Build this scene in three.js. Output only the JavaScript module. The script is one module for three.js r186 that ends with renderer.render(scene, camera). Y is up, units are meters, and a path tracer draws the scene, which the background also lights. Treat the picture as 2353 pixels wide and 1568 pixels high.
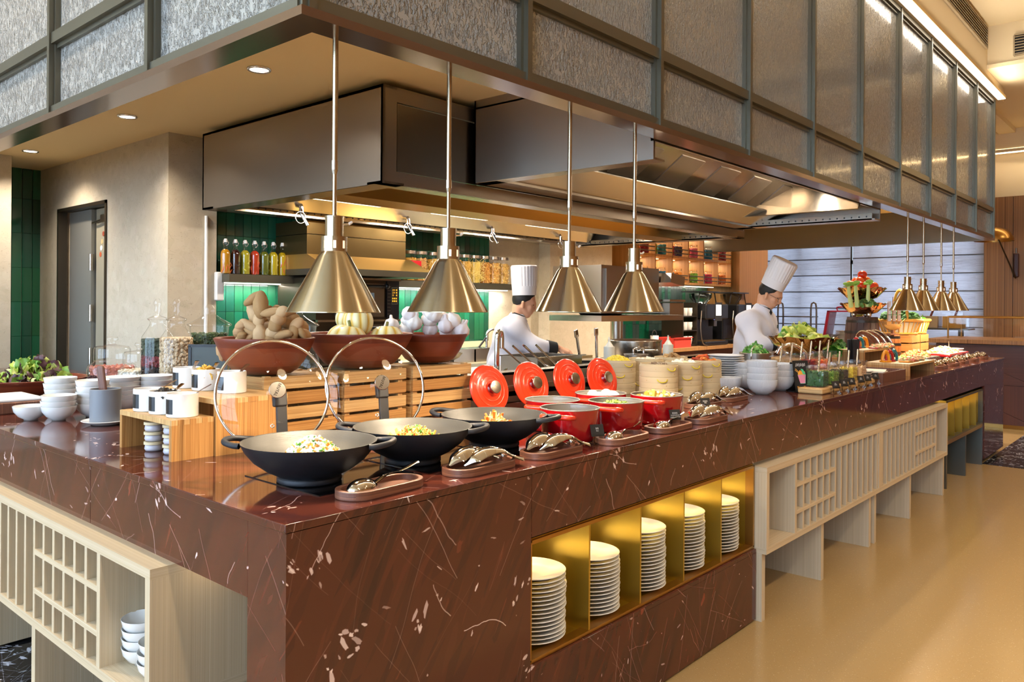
import * as THREE from 'three';
import { mergeGeometries } from 'three/addons/utils/BufferGeometryUtils.js';
import { RoundedBoxGeometry } from 'three/addons/geometries/RoundedBoxGeometry.js';
import { MarchingCubes } from 'three/addons/objects/MarchingCubes.js';
import { RectAreaLightUniformsLib } from 'three/addons/lights/RectAreaLightUniformsLib.js';
RectAreaLightUniformsLib.init();
const PI = Math.PI;
const scene = new THREE.Scene();
const renderer = new THREE.WebGLRenderer({ antialias: true });
renderer.toneMapping = THREE.LinearToneMapping;
renderer.toneMappingExposure = 1.3;
renderer.shadowMap.enabled = true;

// ---------- camera ----------
const camera = new THREE.PerspectiveCamera(2 * Math.atan(784 / 1816) * 180 / PI, 2353 / 1568, 0.05, 60);
{
  const yaw = Math.atan(1599.5 / 1816), roll = 0.00696;
  const F = new THREE.Vector3(Math.cos(yaw), 0, -Math.sin(yaw)), R = new THREE.Vector3(Math.sin(yaw), 0, Math.cos(yaw)), U = new THREE.Vector3(0, 1, 0);
  const Rc = R.clone().multiplyScalar(Math.cos(roll)).addScaledVector(U, Math.sin(roll));
  const Uc = U.clone().multiplyScalar(Math.cos(roll)).addScaledVector(R, -Math.sin(roll));
  camera.position.set(-0.9666, 1.402, 1.5042);
  camera.quaternion.setFromRotationMatrix(new THREE.Matrix4().makeBasis(Rc, Uc, F.clone().negate()));
  camera.setViewOffset(2353, 1568, 0, 81.6, 2353, 1568);
  camera.updateMatrixWorld();
}
scene.add(camera);

// ---------- sky (daylight through the hall windows) ----------
scene.background = new THREE.Color().setRGB(2.9, 3.9, 5.2);

// ---------- large lights of the hall ----------
const WARM = new THREE.Color().setRGB(1, 0.8, 0.56), SOFT = new THREE.Color().setRGB(1, 0.88, 0.72), DAY = new THREE.Color().setRGB(0.58, 0.77, 1), COOL = new THREE.Color().setRGB(1, 0.97, 0.92);
function rect(w, h, color, intensity, [x, y, z], [tx, ty, tz], parent = scene) {
  const l = new THREE.RectAreaLight(color, intensity, w, h);
  l.position.set(x, y, z); parent.add(l); l.lookAt(tx, ty, tz);
  return l;
}
function spot(color, intensity, [x, y, z], [tx, ty, tz], angle, penumbra, radius, parent = scene) {
  const l = new THREE.SpotLight(color, intensity, 0, angle, penumbra, 2);
  l.position.set(x, y, z); l.target.position.set(tx, ty, tz); parent.add(l); parent.add(l.target);
  l.castShadow = true; l.shadow.radius = radius;
  return l;
}

// ---------- helpers ----------
let seed = 12345;
const rnd = () => { seed |= 0; seed = (seed + 0x6d2b79f5) | 0; let t = Math.imul(seed ^ (seed >>> 15), 1 | seed); t = (t + Math.imul(t ^ (t >>> 7), 61 | t)) ^ t; return ((t ^ (t >>> 14)) >>> 0) / 4294967296; };
const rr = (a, b) => a + (b - a) * rnd();
const pick = (a) => a[Math.floor(rnd() * a.length)];
const used = new Map();
function numbered(n) { const k = used.get(n) || 0; used.set(n, k + 1); return k ? n + '_' + String(k).padStart(3, '0') : n; }
const E3 = new THREE.Euler(), Q3 = new THREE.Quaternion(), M3 = new THREE.Matrix4();
function put(g, x = 0, y = 0, z = 0, rx = 0, ry = 0, rz = 0, s = 1) {
  const sc = Array.isArray(s) ? new THREE.Vector3(...s) : new THREE.Vector3(s, s, s);
  return g.applyMatrix4(M3.compose(new THREE.Vector3(x, y, z), Q3.setFromEuler(E3.set(rx, ry, rz)), sc));
}
const box = (w, h, d, x, y, z, rx, ry, rz) => put(new THREE.BoxGeometry(w, h, d), x, y, z, rx, ry, rz);
const span = (x0, x1, y0, y1, z0, z1) => box(x1 - x0, y1 - y0, z1 - z0, (x0 + x1) / 2, (y0 + y1) / 2, (z0 + z1) / 2);
const rbox = (w, h, d, r, x, y, z, rx, ry, rz) => put(new RoundedBoxGeometry(w, h, d, 2, Math.min(r, w / 2.05, h / 2.05, d / 2.05)), x, y, z, rx, ry, rz);
const cyl = (r0, r1, h, n, x, y, z, rx, ry, rz) => put(new THREE.CylinderGeometry(r0, r1, h, n), x, y, z, rx, ry, rz);
const sph = (r, n, x, y, z, s = 1) => put(new THREE.SphereGeometry(r, n, Math.max(4, Math.round(n * 0.7))), x, y, z, 0, 0, 0, s);
const lathe = (pts, n = 40) => new THREE.LatheGeometry(pts.map((p) => new THREE.Vector2(p[0], p[1])), n);
const tor = (R, r, a, b, x, y, z, rx, ry, rz, arc = 2 * PI) => put(new THREE.TorusGeometry(R, r, a, b, arc), x, y, z, rx, ry, rz);
const V = (p) => new THREE.Vector3(...p);
const tube = (pts, r, n = 24, m = 8, closed = false) => new THREE.TubeGeometry(new THREE.CatmullRomCurve3(pts.map(V), closed, 'catmullrom', 0.5), n, r, m, closed);
function bar(a, b, r, n = 8) { // straight round bar from a to b
  const A = V(a), B = V(b), L = A.distanceTo(B), g = new THREE.CylinderGeometry(r, r, L, n);
  return g.applyMatrix4(new THREE.Matrix4().compose(A.clone().add(B).multiplyScalar(0.5), new THREE.Quaternion().setFromUnitVectors(new THREE.Vector3(0, 1, 0), B.clone().sub(A).normalize()), new THREE.Vector3(1, 1, 1)));
}
function flat(g) { const n = g.index ? g.toNonIndexed() : g; for (const k of Object.keys(n.attributes)) if (!['position', 'normal', 'uv', 'color'].includes(k)) n.deleteAttribute(k); if (!n.attributes.uv) n.setAttribute('uv', new THREE.BufferAttribute(new Float32Array(n.attributes.position.count * 2), 2)); return n; }
function mrg(list) {
  const gs = (Array.isArray(list) ? list : [list]).map(flat);
  if (gs.some((g) => g.attributes.color)) for (const g of gs) if (!g.attributes.color) paint(g, 0xffffff);
  return gs.length === 1 ? gs[0] : mergeGeometries(gs);
}
function paint(g, c) {
  const col = new THREE.Color(c), n = g.attributes.position.count, a = new Float32Array(n * 3);
  for (let i = 0; i < n; i++) { a[3 * i] = col.r; a[3 * i + 1] = col.g; a[3 * i + 2] = col.b; }
  g.setAttribute('color', new THREE.BufferAttribute(a, 3)); return g;
}
function planar(g, swap = false, ox = 0, oy = 0) { // texture coordinates in metres on the face's own plane
  g = flat(g); const p = g.attributes.position, n = g.attributes.normal, u = g.attributes.uv;
  for (let i = 0; i < p.count; i += 3) {
    const a = [0, 0, 0]; for (let k = 0; k < 3; k++) { a[0] += Math.abs(n.getX(i + k)); a[1] += Math.abs(n.getY(i + k)); a[2] += Math.abs(n.getZ(i + k)); }
    const d = a.indexOf(Math.max(...a));
    for (let k = 0; k < 3; k++) {
      const x = p.getX(i + k), y = p.getY(i + k), z = p.getZ(i + k);
      const q = d === 0 ? [z, y] : d === 1 ? [x, z] : [x, y];
      u.setXY(i + k, (swap ? q[1] : q[0]) + ox, (swap ? q[0] : q[1]) + oy);
    }
  }
  return g;
}
function obj(name, geos, mat, parent = scene) {
  const m = new THREE.Mesh(geos.isBufferGeometry ? geos : mrg(geos), mat);
  m.name = parent === scene ? numbered(name) : name; m.castShadow = m.receiveShadow = true; parent.add(m); return m;
}
function tag(o, label, category, group, kind) { o.userData.label = label; o.userData.category = category; if (group) o.userData.group = group; if (kind) o.userData.kind = kind; return o; }
function thing(name, label, category, [x, y, z] = [0, 0, 0], ry = 0, group) {
  const o = new THREE.Group(); o.name = numbered(name); o.position.set(x, y, z); o.rotation.y = ry; scene.add(o); return tag(o, label, category, group);
}
function struct(name, geos, mat, label) { const m = obj(name, geos, mat); m.userData.kind = 'structure'; if (label) m.userData.label = label; return m; }
function dup(o, [x, y, z], ry, label, group) {
  const c = o.clone(); c.name = numbered(o.name.replace(/_\d\d\d$/, '')); c.userData = { ...o.userData, label: label || o.userData.label };
  if (group) c.userData.group = group; c.position.set(x, y, z); if (ry !== undefined) c.rotation.y = ry; scene.add(c); return c;
}

// ---------- procedural textures ----------
function canvas(w, h, draw) { const c = document.createElement('canvas'); c.width = w; c.height = h; draw(c.getContext('2d'), w, h); return c; }
function tex(w, h, draw, metres, srgb = true) {
  const t = new THREE.CanvasTexture(canvas(w, h, draw)); if (srgb) t.colorSpace = THREE.SRGBColorSpace;
  t.wrapS = t.wrapT = THREE.RepeatWrapping; t.anisotropy = 8;
  if (metres) { const m = Array.isArray(metres) ? metres : [metres, metres * h / w]; t.repeat.set(1 / m[0], 1 / m[1]); }
  return t;
}
function tiled(c, s, fn) { for (let i = -1; i < 2; i++) for (let j = -1; j < 2; j++) { c.save(); c.translate(i * s, j * s); fn(); c.restore(); } }
function veins(c, s, n, col, w0, w1, step, turn, ang) {
  for (let k = 0; k < n; k++) {
    let x = rr(0, s), y = rr(0, s), a = ang() ; const pts = [[x, y]], m = Math.round(rr(6, 22)), w = rr(w0, w1);
    for (let i = 0; i < m; i++) { a += rr(-turn, turn); x += Math.cos(a) * step; y += Math.sin(a) * step; pts.push([x, y]); }
    const al = rr(0.25, 1);
    tiled(c, s, () => { c.strokeStyle = col(al); c.lineWidth = w; c.lineJoin = 'round'; c.beginPath(); pts.forEach((p, i) => i ? c.lineTo(...p) : c.moveTo(...p)); c.stroke(); });
  }
}
function flecks(c, s, n, col, r0, r1, ang, long) {
  for (let k = 0; k < n; k++) {
    const x = rr(0, s), y = rr(0, s), a = ang(), r = rr(r0, r1), l = rr(1, long), pts = [], al = rr(0.4, 1);
    for (let i = 0; i < 9; i++) { const t = i / 9 * 2 * PI, q = r * rr(0.5, 1.2); pts.push([Math.cos(t) * q * l, Math.sin(t) * q]); }
    tiled(c, s, () => { c.translate(x, y); c.rotate(a); c.fillStyle = col(al); c.beginPath(); pts.forEach((p, i) => i ? c.lineTo(...p) : c.moveTo(...p)); c.fill(); });
  }
}
function flecksAt(c, s, x, y, a, r, l, col) { const pts = []; for (let i = 0; i < 9; i++) { const t = i / 9 * 2 * PI, q = r * rr(0.5, 1.2); pts.push([Math.cos(t) * q * l, Math.sin(t) * q]); } tiled(c, s, () => { c.translate(x, y); c.rotate(a); c.fillStyle = col; c.beginPath(); pts.forEach((p, i) => i ? c.lineTo(...p) : c.moveTo(...p)); c.fill(); }); }
function marble(base, dark, warm, vein) {
  return (c, s) => {
    c.fillStyle = base; c.fillRect(0, 0, s, s);
    const ang = () => -1.05 + rr(-0.18, 0.18);
    flecks(c, s, 420, (a) => dark(a * 0.3), 3, 22, ang, 16);
    flecks(c, s, 200, (a) => warm(a * 0.18), 3, 14, ang, 18);
    flecks(c, s, 170, (a) => warm(a * 0.45), 1, 4.5, ang, 18);
    flecks(c, s, 10, (a) => warm(a * 0.9), 5, 12, ang, 3);
    veins(c, s, 150, (a) => vein(a * 0.55), 0.6, 1.5, 16, 0.07, () => pick([-1.05, 0.95, 2.0, 0.7]) + rr(-0.3, 0.3));
    veins(c, s, 34, (a) => vein(a * 0.95), 1, 2.8, 7, 0.22, () => pick([0.9, 2.1, -1.0, 0.1]) + rr(-0.3, 0.3));
    for (let k = 0; k < 30; k++) { const x = rr(0, s), y = rr(0, s), a0 = rr(0, 6); for (let j = 0; j < 7; j++) flecksAt(c, s, x + rr(-30, 30), y + rr(-30, 30), a0 + rr(-0.5, 0.5), rr(1.2, 6), rr(1, 3.5), vein(rr(0.6, 1))); }
    flecks(c, s, 190, (a) => vein(a), 1, 4, () => pick([-1.1, 0.9, 0]) + rr(-0.4, 0.4), 5);
  };
}
const redMarbleT = tex(1536, 1536, marble('#4e261d', (a) => `rgba(40,24,26,${a})`, (a) => `rgba(128,62,46,${a})`, (a) => `rgba(228,208,202,${a})`), 1.9);
const blackMarbleT = tex(512, 512, marble('#17171c', (a) => `rgba(5,5,8,${a})`, (a) => `rgba(60,58,70,${a * 0.6})`, (a) => `rgba(215,215,225,${a})`), 0.9);
function grain(base, lines, n, s0, s1, wob = 3, al = 0.22) { // long grain along v
  return (c, w, h) => {
    c.fillStyle = base; c.fillRect(0, 0, w, h);
    for (let k = 0; k < n; k++) { const x = rr(0, w), a = rr(0.03, al); c.strokeStyle = lines[k % lines.length].replace('A', a.toFixed(3)); c.lineWidth = rr(s0, s1); c.beginPath(); const ph = rr(0, 6); for (let y = -8; y <= h + 8; y += 16) c.lineTo(x + Math.sin(y / h * 6.283 + ph) * wob, y); c.stroke(); }
  };
}
const oakT = tex(512, 512, grain('#c09a64', ['rgba(110,66,24,A)', 'rgba(240,205,150,A)', 'rgba(150,96,44,A)'], 420, 0.6, 4), 0.35);
const paleT = tex(512, 512, grain('#bca98a', ['rgba(120,104,84,A)', 'rgba(244,238,226,A)'], 500, 0.6, 2.4, 1, 0.11), 0.3);
const walnutT = tex(512, 512, grain('#6a4130', ['rgba(40,20,12,A)', 'rgba(150,100,70,A)'], 360, 0.8, 5), 0.3);
const bowlT = tex(512, 512, (c, w, h) => { // glued staves: bands of different heartwood
  ['#8a4a33', '#7b3f2b', '#96563a', '#7f442f', '#9a5b3c', '#83472f'].forEach((k, i) => { c.fillStyle = k; c.fillRect(0, i * h / 6, w, h / 6 + 1); });
  for (let k = 0; k < 500; k++) { c.strokeStyle = pick(['rgba(50,20,10,', 'rgba(190,120,90,']) + rr(0.04, 0.16).toFixed(3) + ')'; c.lineWidth = rr(0.6, 2); const y = rr(0, h), x = rr(-100, w); c.beginPath(); c.moveTo(x, y); c.lineTo(x + rr(60, 300), y + rr(-6, 6)); c.stroke(); }
});
const panelT = tex(512, 512, grain('#8c653c', ['rgba(60,34,14,A)', 'rgba(170,126,80,A)'], 300, 1, 6, 1), 0.8);
const mahoganyT = tex(512, 512, grain('#43231f', ['rgba(20,8,8,A)', 'rgba(96,54,46,A)'], 320, 0.8, 4, 1), 0.4);
const stoneT = tex(1024, 1024, (c, s) => {
  c.fillStyle = '#bcae97'; c.fillRect(0, 0, s, s);
  flecks(c, s, 500, (a) => pick(['rgba(150,135,112,', 'rgba(215,205,188,']) + (a * 0.12).toFixed(3) + ')', 8, 40, () => rr(0, 6), 2);
  flecks(c, s, 1500, (a) => `rgba(110,96,78,${a * 0.4})`, 0.6, 2.2, () => rr(0, 6), 3);
  veins(c, s, 160, (a) => `rgba(100,86,68,${a * 0.5})`, 0.7, 1.4, 3, 0.5, () => rr(0, 6.28));
}, 1.1);
const floorT = tex(1024, 1024, (c, s) => {
  c.fillStyle = '#a0855a'; c.fillRect(0, 0, s, s);
  flecks(c, s, 5200, (a) => pick(['rgba(215,190,140,', 'rgba(120,92,52,', 'rgba(190,160,110,', 'rgba(235,220,185,']) + (a * 0.55).toFixed(3) + ')', 0.6, 2.1, () => rr(0, 6), 1.6);
}, 0.9);
function noiseTex(s, n, r0, r1, long, metres, ang) { return tex(s, s, (c) => { c.fillStyle = '#808080'; c.fillRect(0, 0, s, s); flecks(c, s, n, (a) => (rnd() < 0.5 ? 'rgba(255,255,255,' : 'rgba(0,0,0,') + (a * 0.35).toFixed(3) + ')', r0, r1, ang || (() => rr(0, 6)), long); }, metres, false); }
const rainT = noiseTex(1024, 5200, 4, 9, 3.2, 0.75, () => PI / 2 + rr(-0.45, 0.45));
const roughT = noiseTex(512, 1600, 2, 8, 2, 0.3);
const brushT = tex(256, 512, (c, w, h) => { c.fillStyle = '#808080'; c.fillRect(0, 0, w, h); for (let k = 0; k < 900; k++) { c.fillStyle = (rnd() < 0.5 ? 'rgba(255,255,255,' : 'rgba(0,0,0,') + rr(0.03, 0.16).toFixed(3) + ')'; c.fillRect(0, rr(0, h), w, rr(0.6, 1.6)); } }, 0, false);
const blindT = tex(512, 512, (c, w, h) => { c.fillStyle = '#c2bfc2'; c.fillRect(0, 0, w, h); for (let k = 0; k < 1800; k++) { c.fillStyle = (rnd() < 0.5 ? 'rgba(90,82,80,' : 'rgba(232,226,222,') + rr(0.05, 0.25).toFixed(3) + ')'; c.fillRect(rr(-80, w), rr(0, h), rr(30, 200), rr(0.7, 1.6)); } }, 0.8);

// ---------- materials ----------
const std = (color, roughness = 0.5, metalness = 0, more = {}) => new THREE.MeshStandardMaterial({ color, roughness, metalness, ...more });
const phy = (color, roughness, metalness, more = {}) => new THREE.MeshPhysicalMaterial({ color, roughness, metalness, ...more });
const glow = (r, g, b) => { const m = new THREE.MeshStandardMaterial({ color: 0xffffff, roughness: 0.6 }); m.emissive.setRGB(r, g, b); return m; };
const M = {
  marble: phy(0xffffff, 0.07, 0, { map: redMarbleT, ior: 1.55 }), blackMarble: std(0xffffff, 0.12, 0, { map: blackMarbleT }),
  stone: std(0xffffff, 0.55, 0, { map: stoneT }), floor: std(0xffffff, 0.16, 0, { map: floorT }), cream: std(0xe8cd98, 0.85), plaster: std(0xd9c8a4, 0.85),
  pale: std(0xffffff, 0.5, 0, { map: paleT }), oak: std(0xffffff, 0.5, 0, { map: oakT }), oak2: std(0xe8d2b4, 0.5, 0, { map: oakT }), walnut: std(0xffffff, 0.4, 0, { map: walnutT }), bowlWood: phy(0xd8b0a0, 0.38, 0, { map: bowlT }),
  panel: std(0xffffff, 0.45, 0, { map: panelT }), mahogany: std(0xffffff, 0.4, 0, { map: mahoganyT }),
  bronze: std(0x6e6a5c, 0.34, 0.8), bronzeDark: std(0x51483c, 0.32, 0.85), soffit: std(0x7d6452, 0.16, 0.75),
  steel: std(0xb7aea2, 0.24, 1), steelDark: std(0x8b8276, 0.3, 1), steelSoft: std(0xa89f94, 0.36, 1), chrome: std(0xe8e8ea, 0.06, 1), mirrorSteel: std(0xd8d2cc, 0.05, 1),
  lampMetal: phy(0xb6a88e, 0.2, 1, { bumpMap: brushT, bumpScale: 0.0002, anisotropy: 0.75, anisotropyRotation: PI / 2 }), gold: std(0xd0b556, 0.3, 1), goldEdge: std(0xb98f4e, 0.3, 1), greyMetal: std(0x7c807a, 0.3, 0.9, { bumpMap: roughT, bumpScale: 0.0003 }),
  iron: std(0x24252a, 0.5, 0.35, { bumpMap: roughT, bumpScale: 0.00025 }), ironIn: std(0x3c3b38, 0.45, 0.3, { bumpMap: roughT, bumpScale: 0.0003 }), black: std(0x131316, 0.35), blackGlass: phy(0x08080a, 0.05, 0), rubber: std(0x1e1e20, 0.6),
  white: phy(0xdedcd8, 0.16, 0, { clearcoat: 0.4, clearcoatRoughness: 0.08 }), greyCer: std(0x777a80, 0.45), blueWhite: phy(0xd7dae0, 0.16, 0, { clearcoat: 0.4 }),
  red: phy(0x920911, 0.16, 0, { clearcoat: 0.8, clearcoatRoughness: 0.05 }), orangeRed: phy(0xe0371a, 0.2, 0, { clearcoat: 0.8, clearcoatRoughness: 0.06 }), enamelIn: phy(0x6c6862, 0.3, 0, { clearcoat: 0.4 }),
  glass: phy(0xffffff, 0.02, 0, { transmission: 1, thickness: 0, ior: 1.45 }), glassThick: phy(0xf2f6f4, 0.02, 0, { transmission: 1, thickness: 0.01, ior: 1.45 }),
  rain: phy(0xa8a59e, 0.14, 0, { transmission: 0.15, thickness: 0, ior: 1.6, bumpMap: rainT, bumpScale: 0.05, clearcoat: 0.5, clearcoatRoughness: 0.08 }),
  bamboo: std(0xd2bd95, 0.6), bambooDark: std(0xcaa96c, 0.6), cloth: phy(0xcbcad4, 0.85, 0, { sheen: 0.3 }), hat: std(0xdcdade, 0.8), darkCloth: std(0x17191d, 0.8), skin: phy(0xcf9a7a, 0.55, 0), hair: std(0x14110f, 0.6),
  blind: phy(0xffffff, 0.95, 0, { map: blindT, transmission: 0.75, thickness: 0 }), vent: std(0x9b8a6c, 0.5), grout: std(0x8d9a86, 0.8),
  lampWhite: glow(1.0, 0.86, 0.62), food: std(0xffffff, 0.6, 0, { vertexColors: true }), foodWet: phy(0xffffff, 0.3, 0, { vertexColors: true, clearcoat: 0.4 }),
};
// =====================================================================  THE SETTING
const CEIL = 2.53, TOP = 0.92;
struct('floor', planar(span(-6.6, 12.1, -0.12, 0, -7, 5.6)), M.floor, 'glossy tan terrazzo floor');
struct('floor_inlay', planar(span(7.2, 12, 0, 0.004, -0.02, 0.9)), M.blackMarble, 'dark marble band in the floor at the far end of the counter');
struct('floor_kitchen', planar(span(-0.02, 2.5, 0, 0.004, -7, -0.9)), M.blackMarble);
// hall walls out of view, with the window openings that let the daylight in
{
  const w = [], H = 7.6; // tall daylit side of the hall at x = -6.5 with three high windows
  for (const [a, b] of [[-7, -6.7], [-3.2, -2.8], [0.9, 1.3], [4.9, 5.6]]) w.push(span(-6.7, -6.5, 0, H, a, b));
  w.push(span(-6.7, -6.5, 0, 0.25, -7, 5.6), span(-6.7, -6.5, 7.2, H, -7, 5.6));
  struct('wall_left', w.map((g) => planar(g)), M.plaster);
  for (const [i, [a, b]] of [[-6.7, -3.2], [-2.8, 0.9], [1.3, 4.9]].entries()) {
    const f = []; for (let k = 0; k <= 3; k++) f.push(span(-6.63, -6.57, 0.25, 7.2, a + (b - a) * k / 3 - 0.025, a + (b - a) * k / 3 + 0.025));
    for (const y of [0.25, 2.3, 4.6, 7.14]) f.push(span(-6.63, -6.57, y, y + 0.06, a, b));
    const wn = struct('window_' + (i + 1), f, M.bronzeDark); obj('pane', span(-6.603, -6.597, 0.25, 7.2, a, b), M.glass, wn);
    rect(b - a, 6.9, DAY, 1.5, [-6.45, 3.7, (a + b) / 2], [0, 3.7, (a + b) / 2]);
  }
  struct('ceiling_high', span(-6.7, -2, H, H + 0.2, -7.2, 5.8), M.plaster); struct('wall_upper', span(-2.1, -2, 4.35, H, -7.2, 5.8), M.plaster); struct('wall_high_ends', [span(-6.7, -2, 4.6, H, 5.6, 5.8), span(-6.7, -2, 4.6, H, -7.2, -7)], M.plaster);
  struct('wall_front', planar(span(-6.7, 12.2, 0, 4.6, 5.6, 5.8)), M.panel);
  struct('wall_rear', planar(span(-6.7, 12.2, 0, 4.6, -7.2, -7)), M.stone);
}
// hall ceiling with coffers, bulkheads and air grilles
struct('ceiling', span(-2.1, 12.2, 4.35, 4.6, -0.26, 5.8), M.plaster);
struct('ceiling_rear', span(-2.1, 12.2, 4.35, 4.6, -7.2, -0.26), M.plaster);
for (const [a, b] of [[-1.6, -1.0], [1.8, 2.4], [5.4, 6.0]]) struct('ceiling_beam', span(a, b, 4.22, 4.35, -0.26, 5.6), M.plaster);
for (const [a, b] of [[0.35, 0.75], [3.2, 3.6]]) struct('ceiling_beam_001', span(-2, 8.5, 4.28, 4.35, a, b), M.plaster);
struct('bulkhead_canopy', span(0.2, 9.4, 3.74, 4.35, -0.62, -0.24), M.plaster, 'cream bulkhead above the glass canopy');
struct('bulkhead_end', [span(8.5, 12.2, 3.9, 4.35, -7, 5.6), span(8.46, 8.52, 3.9, 3.94, -0.24, 5.6)], M.plaster, 'cream lowered ceiling at the far end');
struct('trim_1', [span(9.2, 12, 3.84, 3.9, -0.7, -0.5), span(11.8, 12, 3.6, 3.9, -7, 5.6)], M.plaster);
function grille(n, len, pos, ry, label) {
  const g = thing('air_vent', label, 'vent', pos, ry);
  obj('frame', [box(len, 0.014, 0.02, 0, 0.105, 0), box(len, 0.014, 0.02, 0, -0.105, 0), box(0.014, 0.2, 0.02, -len / 2, 0, 0), box(0.014, 0.2, 0.02, len / 2, 0, 0)], M.vent, g);
  obj('duct', box(len, 0.2, 0.004, 0, 0, -0.008), M.black, g);
  for (let k = 0; k < n; k++) obj('louvre', box(len - 0.01, 0.006, 0.016, 0, -0.085 + 0.17 * k / (n - 1), 0.003, 0.5), M.vent, g);
}
grille(7, 7.4, [4.7, 4.2, -0.227], 0, 'long louvred air vent running above the glass canopy');
grille(7, 3.0, [8.485, 4.1, 1.5], -PI / 2, 'louvred air vent facing the camera at the far ceiling');
{ // strip light along the canopy head
  const s = thing('strip_light', 'white strip light along the top of the glass canopy', 'light', [0, 0, 0]);
  obj('housing', span(0.3, 9.1, 3.715, 3.74, -0.25, -0.17), M.cream, s); obj('diffuser', span(0.3, 9.1, 3.705, 3.715, -0.245, -0.175), glow(2.6, 2.3, 1.9), s);
  rect(8.8, 0.06, SOFT, 5, [4.7, 3.7, -0.21], [4.7, 0, 0.1]); rect(8.8, 0.06, SOFT, 26, [4.7, 3.73, -0.16], [4.7, 4.6, 1.2]);
}
// recessed lights of the hall ceiling (above and behind the frame)
for (const [x, z, cy = 4.35] of [[-0.6, 2.6], [3.0, 2.6], [6.6, 2.6], [10.4, 1.6, 3.9], [10.4, -2.2, 3.9], [-0.6, -2.4], [-0.6, 4.6], [3.0, 4.6], [6.6, 4.6]]) {
  const g = thing('hall_downlight', 'round recessed ceiling light of the hall', 'light', [x, cy, z], 0, 'hall ceiling lights');
  obj('ring', cyl(0.11, 0.11, 0.012, 24, 0, -0.006, 0), M.white, g); obj('lens', cyl(0.09, 0.09, 0.006, 24, 0, -0.014, 0), M.lampWhite, g);
  spot(WARM, 27, [x, cy - 0.04, z], [x, 0, z], 1.15, 0.7, 6);
}
// ---------- far wall: windows behind blinds, wood panelling ----------
struct('wall_far', [span(12, 12.2, 0, 0.86, -7, -0.93), span(12, 12.2, 2.9, 3.9, -7, -0.93), span(12, 12.2, 0, 3.9, -7, -4.3), span(12, 12.2, 0, 3.9, -0.93, 5.6)].map((g) => planar(g)), M.plaster, 'far wall with window');
{
  const w = struct('window_4', [...[-4.3, -3.55, -2.8, -2.45, -1.7, -0.95].map((z) => span(12.05, 12.13, 0.86, 2.9, z - 0.05, z + 0.05)), span(12.05, 12.13, 0.82, 0.92, -4.3, -0.93), span(12.05, 12.13, 2.1, 2.16, -4.3, -0.93)], M.bronzeDark, 'dark window frame behind the roller blinds');
  obj('pane', span(12.085, 12.095, 0.86, 2.9, -4.3, -0.93), M.glass, w);
  for (const [z0, z1, lab] of [[-4.3, -2.74, 'folded roman blind over the far window, behind the chef with glasses'], [-2.7, -0.9, 'folded roman blind over the far window, behind the small heat lamps']]) {
    const b = thing('roman_blind', lab, 'blind', [11.93, 0, (z0 + z1) / 2]); const L = z1 - z0;
    for (let k = 0; k < 8; k++) { obj('blind_panel', planar(box(0.004, 0.266, L, 0.004 * (k % 2), 1.0 + k * 0.262, 0)), M.blind, b); obj('batten', box(0.014, 0.012, L, 0, 0.872 + k * 0.262, 0), M.bronzeDark, b); }
    obj('head_rail', box(0.06, 0.06, L, 0.02, 3.0, 0), M.bronzeDark, b);
  }
  const boards = struct('wall_panelling', span(11.965, 12, 0, 2.98, -0.9, 5.6), M.mahogany, 'vertical brown wood panelling on the far wall');
  for (let k = 0; k < 18; k++) obj('panel_board', planar(span(11.94, 11.965, 0, 2.98, -0.9 + k * 0.36, -0.9 + k * 0.36 + 0.352)), M.panel, boards);
  // cove lamp washing the upper wall
  const c = thing('cove_light', 'warm cove light over the far wood panelling', 'light'); obj('tray', span(11.78, 11.84, 3.56, 3.62, -0.9, 3), M.plaster, c); obj('strip', span(11.79, 11.835, 3.62, 3.63, -0.9, 3), glow(1.6, 1.2, 0.6), c);
  rect(3.9, 0.1, WARM, 40, [11.8, 3.585, 1.05], [12.0, 3.0, 1.05]);
}
// ---------- kitchen shell ----------
struct('ceiling_kitchen', span(0.33, 9.0, CEIL, CEIL + 0.08, -6.1, -0.345), M.cream, 'cream ceiling inside the canopy');
struct('wall_canopy_end', planar(span(9.0, 9.08, 2.155, 3.74, -4.2, -0.36)), M.bronze, 'bronze inner face of the far canopy end');
struct('wall_canopy_back', [span(0.62, 9.0, 2.61, 3.74, -0.72, -0.66), span(0.62, 0.68, 2.61, 3.74, -7, -0.72)], M.cream);
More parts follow.
